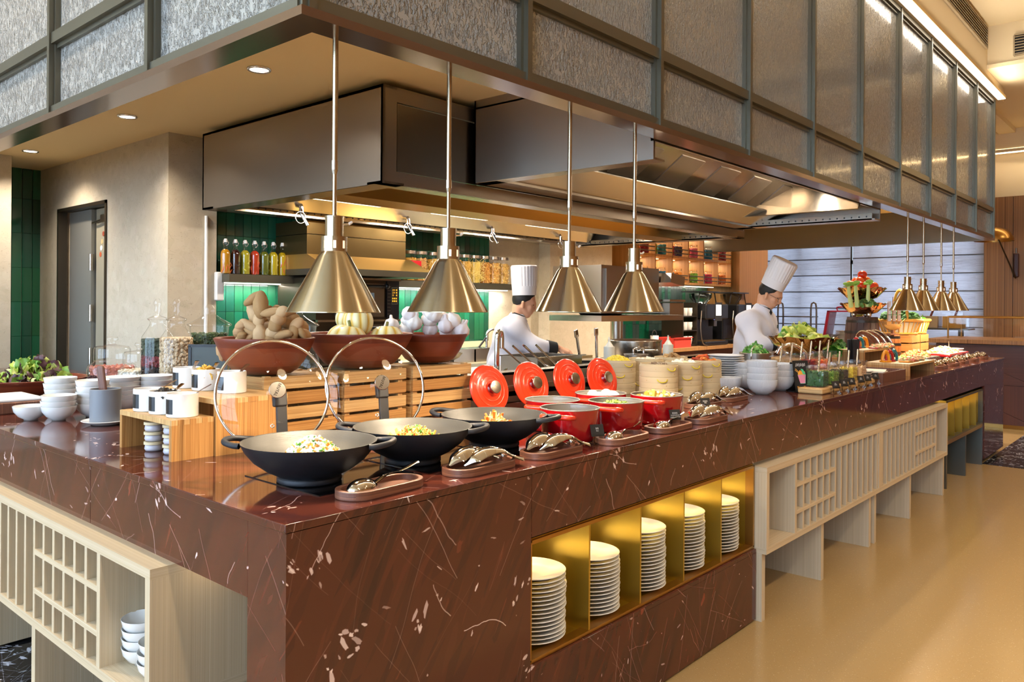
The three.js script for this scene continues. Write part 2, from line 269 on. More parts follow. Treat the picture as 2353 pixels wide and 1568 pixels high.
// door wall and stone pier
{
  const w = struct('wall_door', [span(1.44, 1.78, 0, CEIL, -4.615, -3.64), span(1.44, 1.78, 0, CEIL, -6.2, -5.59), span(1.44, 1.78, 2.165, CEIL, -5.59, -4.615)].map((g) => planar(g)), M.stone, 'pale fossil stone wall with a service door');
  obj('conduit', [bar([1.70, 0, -3.63], [1.70, 2.0, -3.63], 0.012)], M.white, w);
  const sw = obj('switch_box', rbox(0.06, 0.2, 0.04, 0.012, 1.79, 1.52, -3.62), M.white, w);
  const d = struct('door_1', [span(1.43, 1.5, 0, 2.165, -4.64, -4.615), span(1.43, 1.5, 0, 2.165, -5.59, -5.565), span(1.43, 1.5, 2.14, 2.165, -5.59, -4.615)], M.bronzeDark, 'grey service door with a narrow window');
  obj('leaf', span(1.52, 1.56, 0, 2.14, -5.565, -5.12), std(0x96938a, 0.35, 0.5), d); obj('leaf', [span(1.55, 1.58, 0, 2.14, -5.1, -4.83), span(1.55, 1.58, 1.82, 2.14, -4.83, -4.64), span(1.55, 1.58, 0, 1.2, -4.83, -4.64)], std(0x8f8672, 0.5), d);
  obj('pane', span(1.56, 1.57, 1.2, 1.82, -4.83, -4.66), phy(0x8fd0d8, 0.1, 0, { transmission: 0.6, thickness: 0 }), d); obj('window_sill', span(1.53, 1.58, 1.17, 1.2, -4.86, -4.64), M.steelDark, d);
  for (const y of [0.98, 1.32, 1.72]) obj('hinge', cyl(0.014, 0.014, 0.13, 10, 1.515, y, -5.11), M.steel, d);
  obj('closer', [span(1.5, 1.55, 2.02, 2.08, -4.9, -4.66), bar([1.52, 2.03, -5.1], [1.52, 2.07, -4.7], 0.008)], M.steelDark, d);
  for (const [y, z, c] of [[1.94, -4.96, 0x8a3b25], [1.88, -4.985, 0xb9a070], [1.83, -5.0, 0xe8e4da], [1.78, -5.015, 0xb0502c]]) obj('sticker', cyl(0.02, 0.02, 0.002, 16, 1.549, y, z, 0, 0, PI / 2), std(c, 0.5), d);
}
struct('wall_corridor', planar(span(0.2, 1.05, 0, CEIL, -5.95, -5.42)), M.stone, 'pale stone pier at the left edge');
function tileWall(w, cols, rows, tw, th, place, mats) { // ceramic tiles with raised bevelled faces
  const g = new THREE.CylinderGeometry(1, 1.06, 1, 4, 1); g.rotateY(PI / 4); g.scale(0.7071, 1, 0.7071); g.rotateX(PI / 2);
  const geo = put(flat(g), 0, 0, 0, 0, 0, 0, [(tw - 0.004), (th - 0.004), 0.012]);
  const n = geo.attributes.position.count; geo.computeVertexNormals();
  for (let i = 0; i < cols; i++) for (let j = 0; j < rows; j++) { const m = new THREE.Mesh(geo, pick(mats)); m.name = 'tile'; m.castShadow = m.receiveShadow = true; place(m, i, j); m.rotation.x += rr(-0.006, 0.006); w.add(m); }
}
const greens = [0x0d5a3c, 0x0b4a34, 0x12684a, 0x0f5340, 0x165f3e].map((c) => phy(c, 0.12, 0, { bumpMap: roughT, bumpScale: 0.0012, clearcoat: 0.6, clearcoatRoughness: 0.05 }));
{
  const w = struct('wall_tiled', span(1.78, 4.66, 0.9, CEIL, -3.95, -3.765), M.grout, 'green glazed tile wall behind the kitchen');
  tileWall(w, 43, 6, 0.067, 0.272, (m, i, j) => m.position.set(1.78 + 0.0335 + i * 0.067, 1.036 + j * 0.272 - 0.1, -3.76), greens);
  const c = struct('wall_corridor_tiled', span(0.9, 1.46, 0, CEIL, -6.2, -6.02), M.grout, 'green tile wall at the end of the corridor');
  tileWall(c, 7, 9, 0.075, 0.29, (m, i, j) => m.position.set(0.95 + i * 0.078, 0.1 + j * 0.29, -6.012), greens);
}
struct('wall_kitchen', planar(span(4.66, 5.42, 0, CEIL, -3.95, -3.75)), M.stone, 'pale stone kitchen rear wall'); struct('wall_pillar', planar(span(5.42, 6.55, 0, CEIL, -3.95, -3.6)), M.stone, 'pale stone pillar right of the first chef'); struct('wall_bar', planar(span(6.55, 10.47, 0, CEIL, -4.1, -3.955)), M.stone); struct('wall_lower', planar(span(1.78, 4.66, 0, 0.9, -3.95, -3.765)), M.stone);
// ---------- canopy: bronze frame with textured glass ----------
{
  const c = thing('glass_canopy', 'bronze framed canopy of textured glass hanging over the counter', 'canopy');
  const X0 = 0.206, Z0 = -0.262, X1 = 9.08, Z1 = -6.9;
  obj('fascia', [span(X0, X1, 2.155, 2.18, Z0 - 0.1, Z0), span(X0, X0 + 0.1, 2.155, 2.18, Z1, Z0 - 0.1)], M.soffit, c);
  obj('rail', [span(X0 + 0.01, X1, 2.18, 2.212, Z0 - 0.06, Z0 - 0.012), span(X0 + 0.01, X1, 2.18, 2.225, Z0 - 0.06, Z0 - 0.03)], M.bronze, c);
  obj('rail', [span(X0 + 0.012, X0 + 0.06, 2.18, 2.212, Z1, Z0 - 0.06), span(X0 + 0.03, X0 + 0.06, 2.18, 2.225, Z1, Z0 - 0.06)], M.bronze, c);
  for (const [y0, y1] of [[2.47, 2.515], [3.675, 3.71]]) {
    obj('rail', [span(X0 + 0.01, X1, y0, y1, Z0 - 0.06, Z0 - 0.012), span(X0 + 0.01, X1, y0 - 0.018, y1 + 0.012, Z0 - 0.06, Z0 - 0.03)], M.bronze, c);
    obj('rail', [span(X0 + 0.012, X0 + 0.06, y0, y1, Z1, Z0 - 0.06), span(X0 + 0.03, X0 + 0.06, y0 - 0.018, y1 + 0.012, Z1, Z0 - 0.06)], M.bronze, c);
  }
  const xs = [0.245]; for (let k = 0; k < 10; k++) xs.push(1.13 + k * 0.8842);
  for (const x of xs) { obj('mullion', [span(x - 0.012, x + 0.012, 2.18, 3.71, Z0 - 0.06, Z0 - 0.004), span(x - 0.026, x + 0.026, 2.18, 3.71, Z0 - 0.06, Z0 - 0.024)], M.bronze, c); }
  const zs = [-0.3]; for (let k = 0; k < 7; k++) zs.push(-1.183 - k * 0.911);
  for (const z of zs) obj('mullion', [span(X0 + 0.004, X0 + 0.06, 2.18, 3.71, z - 0.012, z + 0.012), span(X0 + 0.024, X0 + 0.06, 2.18, 3.71, z - 0.026, z + 0.026)], M.bronze, c);
  for (const [y0, y1] of [[2.2, 2.48], [2.5, 3.69]]) {
    for (let k = 0; k < xs.length - 1; k++) obj('glass_pane', planar(span(xs[k] + 0.02, xs[k + 1] - 0.02, y0, y1, Z0 - 0.05, Z0 - 0.044)), M.rain, c);
    for (let k = 0; k < zs.length - 1; k++) obj('glass_pane', planar(span(X0 + 0.044, X0 + 0.05, y0, y1, zs[k + 1] + 0.02, zs[k] - 0.02)), M.rain, c);
  }
}
// downlights in the cream ceiling
for (const [x, zz, lab] of [[1.07, -1.915, 'small round downlight in the cream ceiling, nearest the canopy corner'], [1.07, -3.39, 'small round downlight in the cream ceiling, middle of the row'], [1.07, -5.07, 'small round downlight in the cream ceiling, nearest the green corridor'], [6.4, -2.4, 'round downlight in the kitchen ceiling, right of the rear hood'], [8.0, -2.4, 'round downlight in the kitchen ceiling, before the sweet shelf'], [7.2, -1.1, 'round downlight in the kitchen ceiling, behind the tomato bowls']]) {
  const g = thing('downlight', lab, 'light', [x, CEIL, zz]);
  obj('ring', tor(0.05, 0.008, 6, 28, 0, -0.003, 0, PI / 2), M.chrome, g); obj('lens', cyl(0.044, 0.044, 0.006, 24, 0, -0.004, 0), glow(4, 3.6, 2.8), g);
  spot(SOFT, x > 5 ? 40 : 8, [x, CEIL - 0.012, zz], [x, 0, zz], 1.2, 0.8, 2);
}
// ---------- extraction hoods ----------
const holeMat = M.black;
function holes(list, axis) { return list.map(([x, y, z]) => put(new THREE.CircleGeometry(0.006, 8), x, y, z, 0, axis === 'x' ? -PI / 2 : 0, 0)); }
{
  const X0 = 1.537, X1 = 5.6, Z0 = -3.37, Z1 = -1.56, B = 2.005, T = 2.495;
  const h = thing('extraction_hood', 'large stainless steel extraction hood over the rear cooking line', 'hood');
  obj('side_panel', span(X0, X0 + 0.015, B, T, Z0, Z1), M.steelSoft, h); obj('side_panel', span(X1 - 0.015, X1, B, T, Z0, Z1), M.steelSoft, h);
  const fp = obj('front_panel', [span(X0, X1, B, 2.07, Z1 - 0.015, Z1), span(X0, X0 + 0.09, 2.07, T, Z1 - 0.015, Z1), span(X0 + 0.09, X1, 2.42, T, Z1 - 0.015, Z1)], M.steelSoft, h);
  obj('access_panel', span(X0 + 0.096, X1, 2.074, 2.414, Z1 - 0.018, Z1 - 0.004), M.steelDark, fp);
  obj('rear_panel', span(X0, X1, B, T, Z0, Z0 + 0.015), M.steelSoft, h); obj('top_panel', span(X0, X1, T - 0.015, T, Z0, Z1), M.steelDark, h);
  obj('gutter', [span(X0, X1, B, B + 0.012, Z1 - 0.12, Z1 - 0.01), span(X0, X1, B, B + 0.012, Z0, Z0 + 0.14), span(X0 + 0.012, X0 + 0.14, B, B + 0.012, Z0, Z1), span(X1 - 0.14, X1, B, B + 0.012, Z0, Z1), span(X0 + 0.14, X1 - 0.14, B, B + 0.06, Z0 + 0.14, Z0 + 0.15), span(X1 - 0.14, X1 - 0.13, B, B + 0.05, Z0 + 0.14, Z1 - 0.12)], M.steel, h);
  const hl = []; for (let x = X0 + 0.2; x < X1 - 0.2; x += 0.055) hl.push([x, B + 0.03, Z0 + 0.152]); obj('drill_holes', holes(hl), holeMat, h);
  const h2 = []; for (let z = Z0 + 0.2; z < Z1 - 0.2; z += 0.055) h2.push([X1 - 0.142, B + 0.025, z]); obj('drill_holes', holes(h2, 'x'), holeMat, h);
  obj('baffle', [box(X1 - X0 - 0.3, 0.012, 0.5, (X0 + X1) / 2, 2.2, Z0 + 0.42, -0.7), box(X1 - X0 - 0.3, 0.012, 0.5, (X0 + X1) / 2, 2.2, Z1 - 0.36, 0.7)], M.steel, h);
  obj('beam', span(X0 + 0.02, X1 - 0.02, B + 0.005, B + 0.13, -2.36, -2.1), M.goldEdge, h);
  for (let k = 0; k < 4; k++) { const x = 2.1 + k * 0.95; obj('nozzle', [cyl(0.016, 0.016, 0.05, 10, x, B + 0.03, -3.1), bar([x, B + 0.01, -3.1], [x + 0.03, B - 0.07, -3.07], 0.013), tor(0.04, 0.003, 6, 16, x - 0.02, B - 0.02, -3.08)], M.chrome, h); }
  for (const x of [2.3, 3.4, 4.5]) { const l = obj('hood_lamp', span(x - 0.3, x + 0.3, 2.09, 2.1, -2.9, -2.82), glow(2.2, 1.9, 1.3), h); rect(0.6, 0.08, SOFT, 90, [x, 2.085, -2.86], [x, 0, -2.86]); }
  obj('drain_pipe', [bar([5.15, 1.42, -3.2], [5.15, B, -3.2], 0.014), bar([5.15, 1.42, -3.2], [5.3, 1.39, -3.2], 0.012)], M.chrome, h);
}
{
  const X0 = 2.165, X1 = 5.5, Z0 = -1.54, Z1 = -0.4, B = 2.076;
  const h = thing('extraction_hood', 'stainless steel hood box hanging inside the canopy front', 'hood');
  obj('side_panel', span(X0, X0 + 0.015, B, CEIL, Z0, Z1), M.steelSoft, h); obj('side_panel', span(X1 - 0.015, X1, B, CEIL, Z0, Z1), M.steelSoft, h);
  obj('front_panel', span(X0, X1, 2.16, CEIL, Z1 - 0.015, Z1), M.steelSoft, h); obj('rear_panel', span(X0, X1, B, CEIL, Z0, Z0 + 0.012), M.steelSoft, h);
  obj('gutter', [span(X0 + 0.02, X1 - 0.02, B, B + 0.01, Z0 + 0.012, Z0 + 0.14), span(X0 + 0.02, X1 - 0.02, B, B + 0.055, Z0 + 0.14, Z0 + 0.15), span(X1 - 0.14, X1 - 0.02, B, B + 0.01, Z0, Z1), span(X1 - 0.14, X1 - 0.13, B, B + 0.05, Z0 + 0.14, Z1 - 0.02), span(X0 + 0.015, X0 + 0.1, B, B + 0.01, Z0, Z1)], M.steel, h);
  const hl = []; for (let x = X0 + 0.15; x < X1 - 0.2; x += 0.055) hl.push([x, B + 0.03, Z0 + 0.152]); obj('drill_holes', holes(hl), holeMat, h);
  const h2 = []; for (let z = Z0 + 0.2; z < Z1 - 0.05; z += 0.055) h2.push([X1 - 0.142, B + 0.025, z]); obj('drill_holes', holes(h2, 'x'), holeMat, h);
  for (let k = 0; k < 6; k++) obj('filter_panel', box(0.3, 0.008, 0.26, X0 + 0.42 + k * 0.53, 2.286, -1.1, -0.62), M.steelSoft, h);
  obj('baffle', [box(X1 - X0 - 0.1, 0.006, 0.62, (X0 + X1) / 2, 2.292, -1.1, -0.62), box(0.5, 0.008, 1.1, X1 - 0.34, 2.28, -0.95, 0, 0, 0.7), box(X1 - X0 - 0.2, 0.008, 0.3, (X0 + X1) / 2, 2.13, -1.25, -0.25)], M.steel, h);
  obj('top_panel', span(X0, X1, CEIL - 0.05, CEIL - 0.04, Z0, Z1), M.steelDark, h);
  for (const x of [2.9, 3.9, 4.9]) { obj('hood_lamp', span(x - 0.25, x + 0.25, 2.4, 2.41, -0.75, -0.67), glow(2.2, 1.9, 1.3), h); rect(0.5, 0.08, SOFT, 60, [x, 2.395, -0.71], [x, 0, -0.9]); }
}
// =====================================================================  THE COUNTER
{
  const c = thing('buffet_counter', 'long dark red marble buffet counter with white veins', 'counter');
  const mb = (g) => planar(g);
  obj('counter_top', [mb(rbox(8.1, 0.02, 1.08, 0.003, 4.05, 0.91, -0.54)), mb(rbox(0.44, 0.02, 0.2, 0.002, 1.42, 0.91, -1.18)), mb(rbox(1.2, 0.02, 4.02, 0.003, 0.6, 0.91, -3.09))], M.marble, c);
  obj('corner_panel', mb(span(0.004, 0.837, 0.012, 0.899, -0.022, -0.002)), M.marble, c);
  obj('apron', mb(span(0.839, 7.19, 0.712, 0.899, -0.022, -0.002)), M.marble, c);
  obj('lower_panel', [mb(span(0.839, 2.4, 0.012, 0.31, -0.022, -0.002)), mb(rbox(1.561, 0.02, 0.1, 0.002, 1.62, 0.315, -0.052))], M.marble, c);
  obj('end_panel', [mb(span(7.19, 8.06, 0.05, 0.899, -0.024, -0.002)), mb(span(8.04, 8.06, 0.05, 0.899, -1.06, -0.024))], M.marble, c);
  obj('corner_pier', [mb(span(0.004, 0.024, 0.0, 0.899, -0.16, -0.022)), mb(span(0.024, 0.4, 0.0, 0.899, -0.165, -0.16))], M.marble, c);
  obj('apron', mb(span(0.004, 0.024, 0.722, 0.899, -1.073, -0.161)), M.marble, c); obj('apron', mb(span(0.004, 0.024, 0.722, 0.899, -5.1, -1.076)), M.marble, c);
  obj('plinth', [span(0.03, 2.4, 0, 0.012, -0.1, -0.06), span(7.2, 8.0, 0, 0.05, -0.9, -0.05)], M.black, c);
  obj('carcass', [span(0.4, 0.42, 0, 0.9, -5.1, -0.16), span(0.4, 7.19, 0.0, 0.9, -0.46, -0.44), span(0.4, 8.04, 0.0, 0.9, -1.06, -1.04), span(1.16, 1.18, 0, 0.9, -5.1, -1.04), span(0.42, 8.04, 0.86, 0.9, -1.04, -0.03), span(0.03, 0.4, 0.74, 0.9, -5.1, -0.16), span(0.839, 2.4, 0.705, 0.72, -0.44, -0.03), span(2.4, 2.42, 0, 0.72, -0.44, -0.03)], M.bronzeDark, c);
  for (const k of [0, 1, 2]) obj('hob_glass', span(0.2 + k * 0.37, 0.545 + k * 0.37, 0.92, 0.9225, -0.515, -0.161), M.blackGlass, c);
  // warm strips under the overhang
  obj('light_strip', [span(2.45, 5.8, 0.703, 0.708, -0.14, -0.11), span(0.1, 0.13, 0.733, 0.738, -5.0, -0.3)], glow(1.4, 1.05, 0.55), c);
  rect(3.3, 0.03, WARM, 9, [4.1, 0.7, -0.125], [4.1, 0, -0.05]); rect(4.6, 0.03, WARM, 9, [0.115, 0.73, -2.7], [0.0, 0, -2.7]);
}
// ---------- brass plate niches ----------
function niche(label, x0, x1, y0, y1, n, edgeMat, legs) {
  const g = thing('plate_niche', label, 'shelf'); const p = (x1 - x0) / n, t = 0.012;
  obj('frame', [span(x0, x1, y1 - t, y1, -0.05, -0.012), span(x0, x1, y0, y0 + t, -0.05, -0.012), span(x0, x0 + t, y0, y1, -0.05, -0.012), span(x1 - t, x1, y0, y1, -0.05, -0.012)], edgeMat, g);
  obj('back_panel', span(x0, x1, y0, y1, -0.36, -0.35), M.gold, g); obj('bottom_panel', span(x0, x1, y0 - 0.004, y0 + 0.006, -0.36, -0.02), M.gold, g); obj('top_panel', span(x0, x1, y1 - 0.006, y1 + 0.004, -0.36, -0.02), M.gold, g);
  for (let k = 0; k <= n; k++) obj('divider', span(x0 + k * p - 0.004, x0 + k * p + 0.004, y0, y1, -0.35, -0.016), M.gold, g);
  for (let k = 0; k < n; k++) { obj('lamp_strip', span(x0 + k * p + 0.02, x0 + (k + 1) * p - 0.02, y1 - 0.014, y1 - 0.008, -0.34, -0.31), glow(2.4, 2.1, 1.4), g); rect(p - 0.05, 0.04, SOFT, 22, [x0 + (k + 0.5) * p, y1 - 0.018, -0.3], [x0 + (k + 0.5) * p, y0, -0.16]); }
  if (legs) { for (const x of [x0 + 0.01, (x0 + x1) / 2, x1 - 0.01]) obj('leg_panel', span(x - 0.015, x + 0.015, 0, y0, -0.36, -0.014), M.greyMetal, g); obj('rail', span(x0, x1, y0 - 0.03, y0, -0.03, -0.012), M.goldEdge, g); }
  return g;
}
niche('brass lined plate niche with five bays beside the marble corner', 0.842, 2.402, 0.326, 0.697, 5, M.goldEdge);
niche('brass lined plate niche on grey legs at the far end', 5.87, 7.18, 0.37, 0.68, 5, M.bronze, true);
const plateG = lathe([[0, 0], [0.055, 0], [0.06, 0.004], [0.08, 0.006], [0.112, 0.0165], [0.113, 0.0185], [0.111, 0.0195], [0.082, 0.011], [0.055, 0.007], [0, 0.006]], 36);
function stack(geo, n, dy, [x, y, z], name, label, cat, group, mat, jit = 0.002) {
  for (let k = 0; k < n; k++) { const m = obj(name, geo, mat); m.position.set(x + rr(-jit, jit), y + k * dy, z + rr(-jit, jit)); m.rotation.y = rr(0, 6); tag(m, (k === n - 1 ? 'topmost ' : '') + label, cat, group); }
}
const ord = ['first', 'second', 'third', 'fourth', 'fifth'];
for (let k = 0; k < 5; k++) stack(plateG, [16, 15, 17, 17, 16][k], 0.0133, [0.998 + k * 0.312, 0.334, -0.135], 'dinner_plate', `white plate in the ${ord[k]} lit brass bay from the marble corner`, 'plate', `plates of near bay ${k + 1}`, M.white);
for (let k = 0; k < 5; k++) stack(plateG, 14, 0.0133, [6.0 + k * 0.262, 0.378, -0.16], 'dinner_plate', `white plate in the ${ord[k]} bay of the far brass niche`, 'plate', `plates of far bay ${k + 1}`, M.white);
// ---------- pale wood lattice cabinets ----------
function lattice(label, place, modules, legXs) {
  const g = thing('lattice_cabinet', label, 'cabinet'); const W = 1.62, y0 = 0.304, y1 = 0.69, t = 0.028, D = 0.36;
  const P = (geo, swap) => planar(geo, swap);
  modules.forEach(([off, flip]) => {
    const X = (x) => flip ? off + W - x : off + x;
    const sx = (a, b, ...r) => span(Math.min(X(a), X(b)), Math.max(X(a), X(b)), ...r);
    obj('top_board', P(sx(0, W, y1 - t, y1, -D, 0), true), M.pale, g); obj('bottom_board', P(sx(0, W, y0, y0 + t, -D, 0), true), M.pale, g);
    obj('end_board', P(sx(0, t, y0 + t, y1 - t, -D, 0)), M.pale, g); obj('end_board', P(sx(W - t, W, y0 + t, y1 - t, -D, 0)), M.pale, g); obj('back_board', P(sx(t, W - t, y0, y1, -D, -D + 0.01)), M.pale, g);
    obj('stile', P(sx(0.322, 0.345, y0 + t, y1 - t, -D, -0.001)), M.pale, g);
    for (let x = 0.345 + 0.0875; x < W - 0.05; x += 0.0875) obj('slat', P(sx(x - 0.009, x + 0.009, y0 + t, y1 - t, -0.12, -0.003)), M.pale, g);
    for (const y of [0.427, 0.556]) obj('grid_bar', P(sx(0.345, 0.345 + 0.0875 * 6 - 0.004, y - 0.009, y + 0.009, -0.06, -0.001), true), M.pale, g);
  });
  for (const x of legXs) obj('leg_panel', P(span(x - 0.017, x + 0.017, 0, y0, -D, -0.022)), M.pale, g);
  place(g); return g;
}
lattice('pale wood lattice cabinet along the right face of the counter', (g) => g.position.set(2.41, 0, 0.042), [[0, false], [1.622, true]], [0.02, 0.74, 1.5, 1.6, 2.34, 3.22]);
lattice('pale wood lattice cabinet along the left face of the counter', (g) => { g.position.set(-0.04, 0.015, -0.565); g.rotation.y = -PI / 2; }, [[-1.62, true], [-3.245, false]], [-0.1, -0.93, -1.6, -2.4, -3.2]);
const smallPlateG = plateG.clone().scale(0.85, 1, 0.85);
stack(smallPlateG, 13, 0.0175, [2.57, 0.34, -0.14], 'side_plate', 'white side plate in the near open bay of the right lattice cabinet', 'plate', 'side plates near bay', M.white);
stack(smallPlateG, 13, 0.0165, [5.47, 0.34, -0.12], 'side_plate', 'white side plate in the far open bay of the right lattice cabinet', 'plate', 'side plates far bay', M.white);
const riceBowlG = lathe([[0, 0], [0.022, 0], [0.023, 0.006], [0.04, 0.016], [0.054, 0.036], [0.058, 0.056], [0.0565, 0.057], [0.052, 0.038], [0.038, 0.021], [0, 0.012]], 40);
stack(riceBowlG, 4, 0.027, [0.06, 0.347, -0.83], 'rice_bowl', 'white bowl in the left cabinet stack standing by the stile', 'bowl', 'bowls left cabinet front', M.white);
stack(riceBowlG, 3, 0.027, [0.05, 0.347, -0.7], 'rice_bowl', 'white bowl in the left cabinet stack standing against the end board', 'bowl', 'bowls left cabinet side', M.white);
stack(riceBowlG, 6, 0.027, [0.2, 0.347, -0.78], 'rice_bowl', 'white bowl in the tall stack at the back of the left cabinet', 'bowl', 'bowls left cabinet back', M.white);

// =====================================================================  HEAT LAMPS
function heatLamp(pos, s, label, group, topY) {
  const g = thing('heat_lamp', label, 'lamp', pos, 0, group);
  const R = 0.131 * s, L = (a, b) => [a * s, b * s];
  obj('shade', lathe([L(0.131, 0), L(0.131, 0.003), L(0.046, 0.158), L(0.038, 0.168), L(0.036, 0.172), L(0.0345, 0.172), L(0.044, 0.156), L(0.129, 0.002), L(0.131, 0)], 64), M.lampMetal, g);
  const col = [], sl = []; // slotted collar: eight posts between two rings, slots show the glow inside
  col.push(put(new THREE.CylinderGeometry(0.0365 * s, 0.0365 * s, 0.008 * s, 40, 1, true), 0, 0.176 * s, 0), put(new THREE.CylinderGeometry(0.0365 * s, 0.0365 * s, 0.012 * s, 40, 1, true), 0, 0.208 * s, 0), put(new THREE.RingGeometry(0.02 * s, 0.0365 * s, 40), 0, 0.214 * s, 0, -PI / 2));
  for (let k = 0; k < 8; k++) col.push(put(new THREE.CylinderGeometry(0.0365 * s, 0.0365 * s, 0.024 * s, 8, 1, true, 0, 0.55), 0, 0.191 * s, 0, 0, k * PI / 4 + 0.3, 0));
  obj('collar', col, M.lampMetal, g);
  obj('inner_sleeve', put(new THREE.CylinderGeometry(0.034 * s, 0.034 * s, 0.03 * s, 24, 1, true), 0, 0.191 * s, 0), glow(0.75, 0.5, 0.34), g);
  obj('socket', [cyl(0.0255 * s, 0.0255 * s, 0.058 * s, 36, 0, 0.243 * s, 0), cyl(0.0265 * s, 0.0265 * s, 0.004 * s, 36, 0, 0.27 * s, 0)], M.lampMetal, g);
  const sw = obj('switch', [bar([0.02 * s, 0.25 * s, 0.012 * s], [0.038 * s, 0.252 * s, 0.016 * s], 0.003 * s)], M.chrome, g); obj('switch_tip', put(new THREE.CapsuleGeometry(0.0045 * s, 0.008 * s, 3, 8), 0.043 * s, 0.255 * s, 0.017 * s, 0, 0, -1), M.white, sw);
  const y1 = 0.272 * s, y2 = 0.41 * s, y3 = (topY - pos[1]);
  obj('rod', [cyl(0.0062 * s, 0.0062 * s, y2 - y1, 14, 0, (y1 + y2) / 2, 0), cyl(0.0082 * s, 0.0082 * s, y3 - y2, 16, 0, (y2 + y3) / 2, 0)], M.lampMetal, g);
  obj('rod_joint', [cyl(0.0098 * s, 0.0098 * s, 0.026 * s, 16, 0, y2 + 0.006, 0), cyl(0.0095 * s, 0.0064 * s, 0.012 * s, 16, 0, y2 - 0.013 * s, 0)], M.steel, g);
  obj('bulb', put(new THREE.SphereGeometry(0.036 * s, 20, 14), 0, 0.05 * s, 0, 0, 0, 0, [1, 1.25, 1]), glow(9, 6.4, 3.6), g);
  spot(WARM, 2.0, [pos[0], pos[1] + 0.015, pos[2]], [pos[0], 0, pos[2]], 1.38, 0.5, 1.6);
  return g;
}
['cone heat lamp nearest the camera, hanging over the rice wok', 'cone heat lamp hanging in front of the garlic bowl', 'cone heat lamp hanging over the red pots, left of the pair', 'cone heat lamp hanging over the steamers, right of the pair'].forEach((l, k) => heatLamp([[0.378, 0.825, 1.473, 1.935][k], 1.379, -0.352], 1, l, undefined, CEIL));
['first', 'second', 'third', 'last'].forEach((l, k) => heatLamp([[6.06, 6.54, 7.15, 7.62][k], 1.383, -0.352], 1.02, `small far heat lamp before the blinds, ${l} of four from the left`, undefined, CEIL));
// =====================================================================  FOOD ON THE COUNTER
const chipG = { box: new THREE.BoxGeometry(1, 1, 1), oct: new THREE.OctahedronGeometry(0.6), ico: new THREE.IcosahedronGeometry(0.55) };
function pile(R, H, n, kinds, [x, y, z], base, flatTop = 0) { // mound of pieces over a filling core
  const out = [paint(flat(put(lathe([[R * 0.98, 0], [R * 0.8, H * 0.35], [R * 0.5, H * 0.72], [R * 0.2, H * 0.92], [0, H * 0.95]], 20), x, y, z)), base)];
  for (let i = 0; i < n; i++) {
    const a = rr(0, 2 * PI), q = Math.sqrt(rnd()), r = q * R, k = pick(kinds), s = rr(0.7, 1.25);
    out.push(paint(flat(put(chipG[k[0]].clone(), x + Math.cos(a) * r, y + H * (1 - Math.pow(q, 1.7)) * rr(0.92, 1.08) + 0.001, z + Math.sin(a) * r, rr(0, 6), rr(0, 6), rr(0, 6), [k[1] * s, k[2] * s, k[3] * s])), k[4]));
  }
  return mrg(out);
}
function food(name, label, cat, geo, mat = M.food) { const m = obj(name, geo, mat); return tag(m, label, cat, undefined, 'stuff'); }
// ---------- woks ----------
const wokOut = lathe([[0, 0], [0.086, 0], [0.09, 0.004], [0.09, 0.014], [0.084, 0.018], [0.12, 0.036], [0.155, 0.062], [0.178, 0.09], [0.189, 0.111], [0.1895, 0.1145]], 64);
const wokIn = lathe([[0.1895, 0.1145], [0.184, 0.1135], [0.172, 0.094], [0.15, 0.07], [0.115, 0.045], [0.07, 0.028], [0, 0.024]], 64);
function wokHandle(s) { return tube([[s * 0.18, 0.107, -0.062], [s * 0.2, 0.108, -0.058], [s * 0.23, 0.113, -0.036], [s * 0.238, 0.115, 0], [s * 0.23, 0.113, 0.036], [s * 0.2, 0.108, 0.058], [s * 0.18, 0.107, 0.062]], 0.0085, 28, 10); }
[['black iron wok with white fried rice, nearest the camera', [0.283, 0.9225, -0.325]], ['black iron wok with yellow fried noodles, second from the corner', [0.65, 0.9225, -0.32]], ['black iron wok with carrot strips, beside the red pots', [1.022, 0.9225, -0.325], -1.2]].forEach(([l, p, wr = -0.85]) => {
  const g = thing('wok', l, 'wok', p, wr); g.scale.setScalar(0.955); obj('body', wokOut, M.iron, g); obj('lining', wokIn, M.ironIn, g); obj('handle', wokHandle(-1), M.iron, g); obj('handle', wokHandle(1), M.iron, g);
});
food('fried_rice', 'mound of white fried rice with herbs in the nearest wok', 'rice', pile(0.1, 0.074, 800, [['box', 0.012, 0.005, 0.005, 0xf0ead6], ['box', 0.011, 0.005, 0.005, 0xf4f0e2], ['box', 0.012, 0.005, 0.005, 0xf6f2ea], ['oct', 0.012, 0.008, 0.01, 0xc8862c], ['box', 0.01, 0.006, 0.003, 0x3f7a22], ['oct', 0.011, 0.009, 0.009, 0xdba23a]], [0.293, 0.962, -0.325], 0xe6dcc0));
food('fried_noodles', 'heap of yellow fried noodles with peppers in the second wok', 'noodles', pile(0.095, 0.054, 480, [['box', 0.034, 0.003, 0.004, 0xe3c158], ['box', 0.03, 0.003, 0.004, 0xecd27a], ['box', 0.018, 0.004, 0.006, 0x4c8a2a], ['box', 0.018, 0.004, 0.005, 0xd9622a]], [0.655, 0.966, -0.32], 0xcda743));
food('carrot_strips', 'small heap of orange carrot strips in the third wok', 'carrots', pile(0.06, 0.058, 190, [['box', 0.05, 0.003, 0.007, 0xe2711e], ['box', 0.045, 0.003, 0.006, 0xf0b884], ['box', 0.04, 0.004, 0.005, 0xc9d07a]], [1.035, 0.957, -0.33], 0xd89a52));
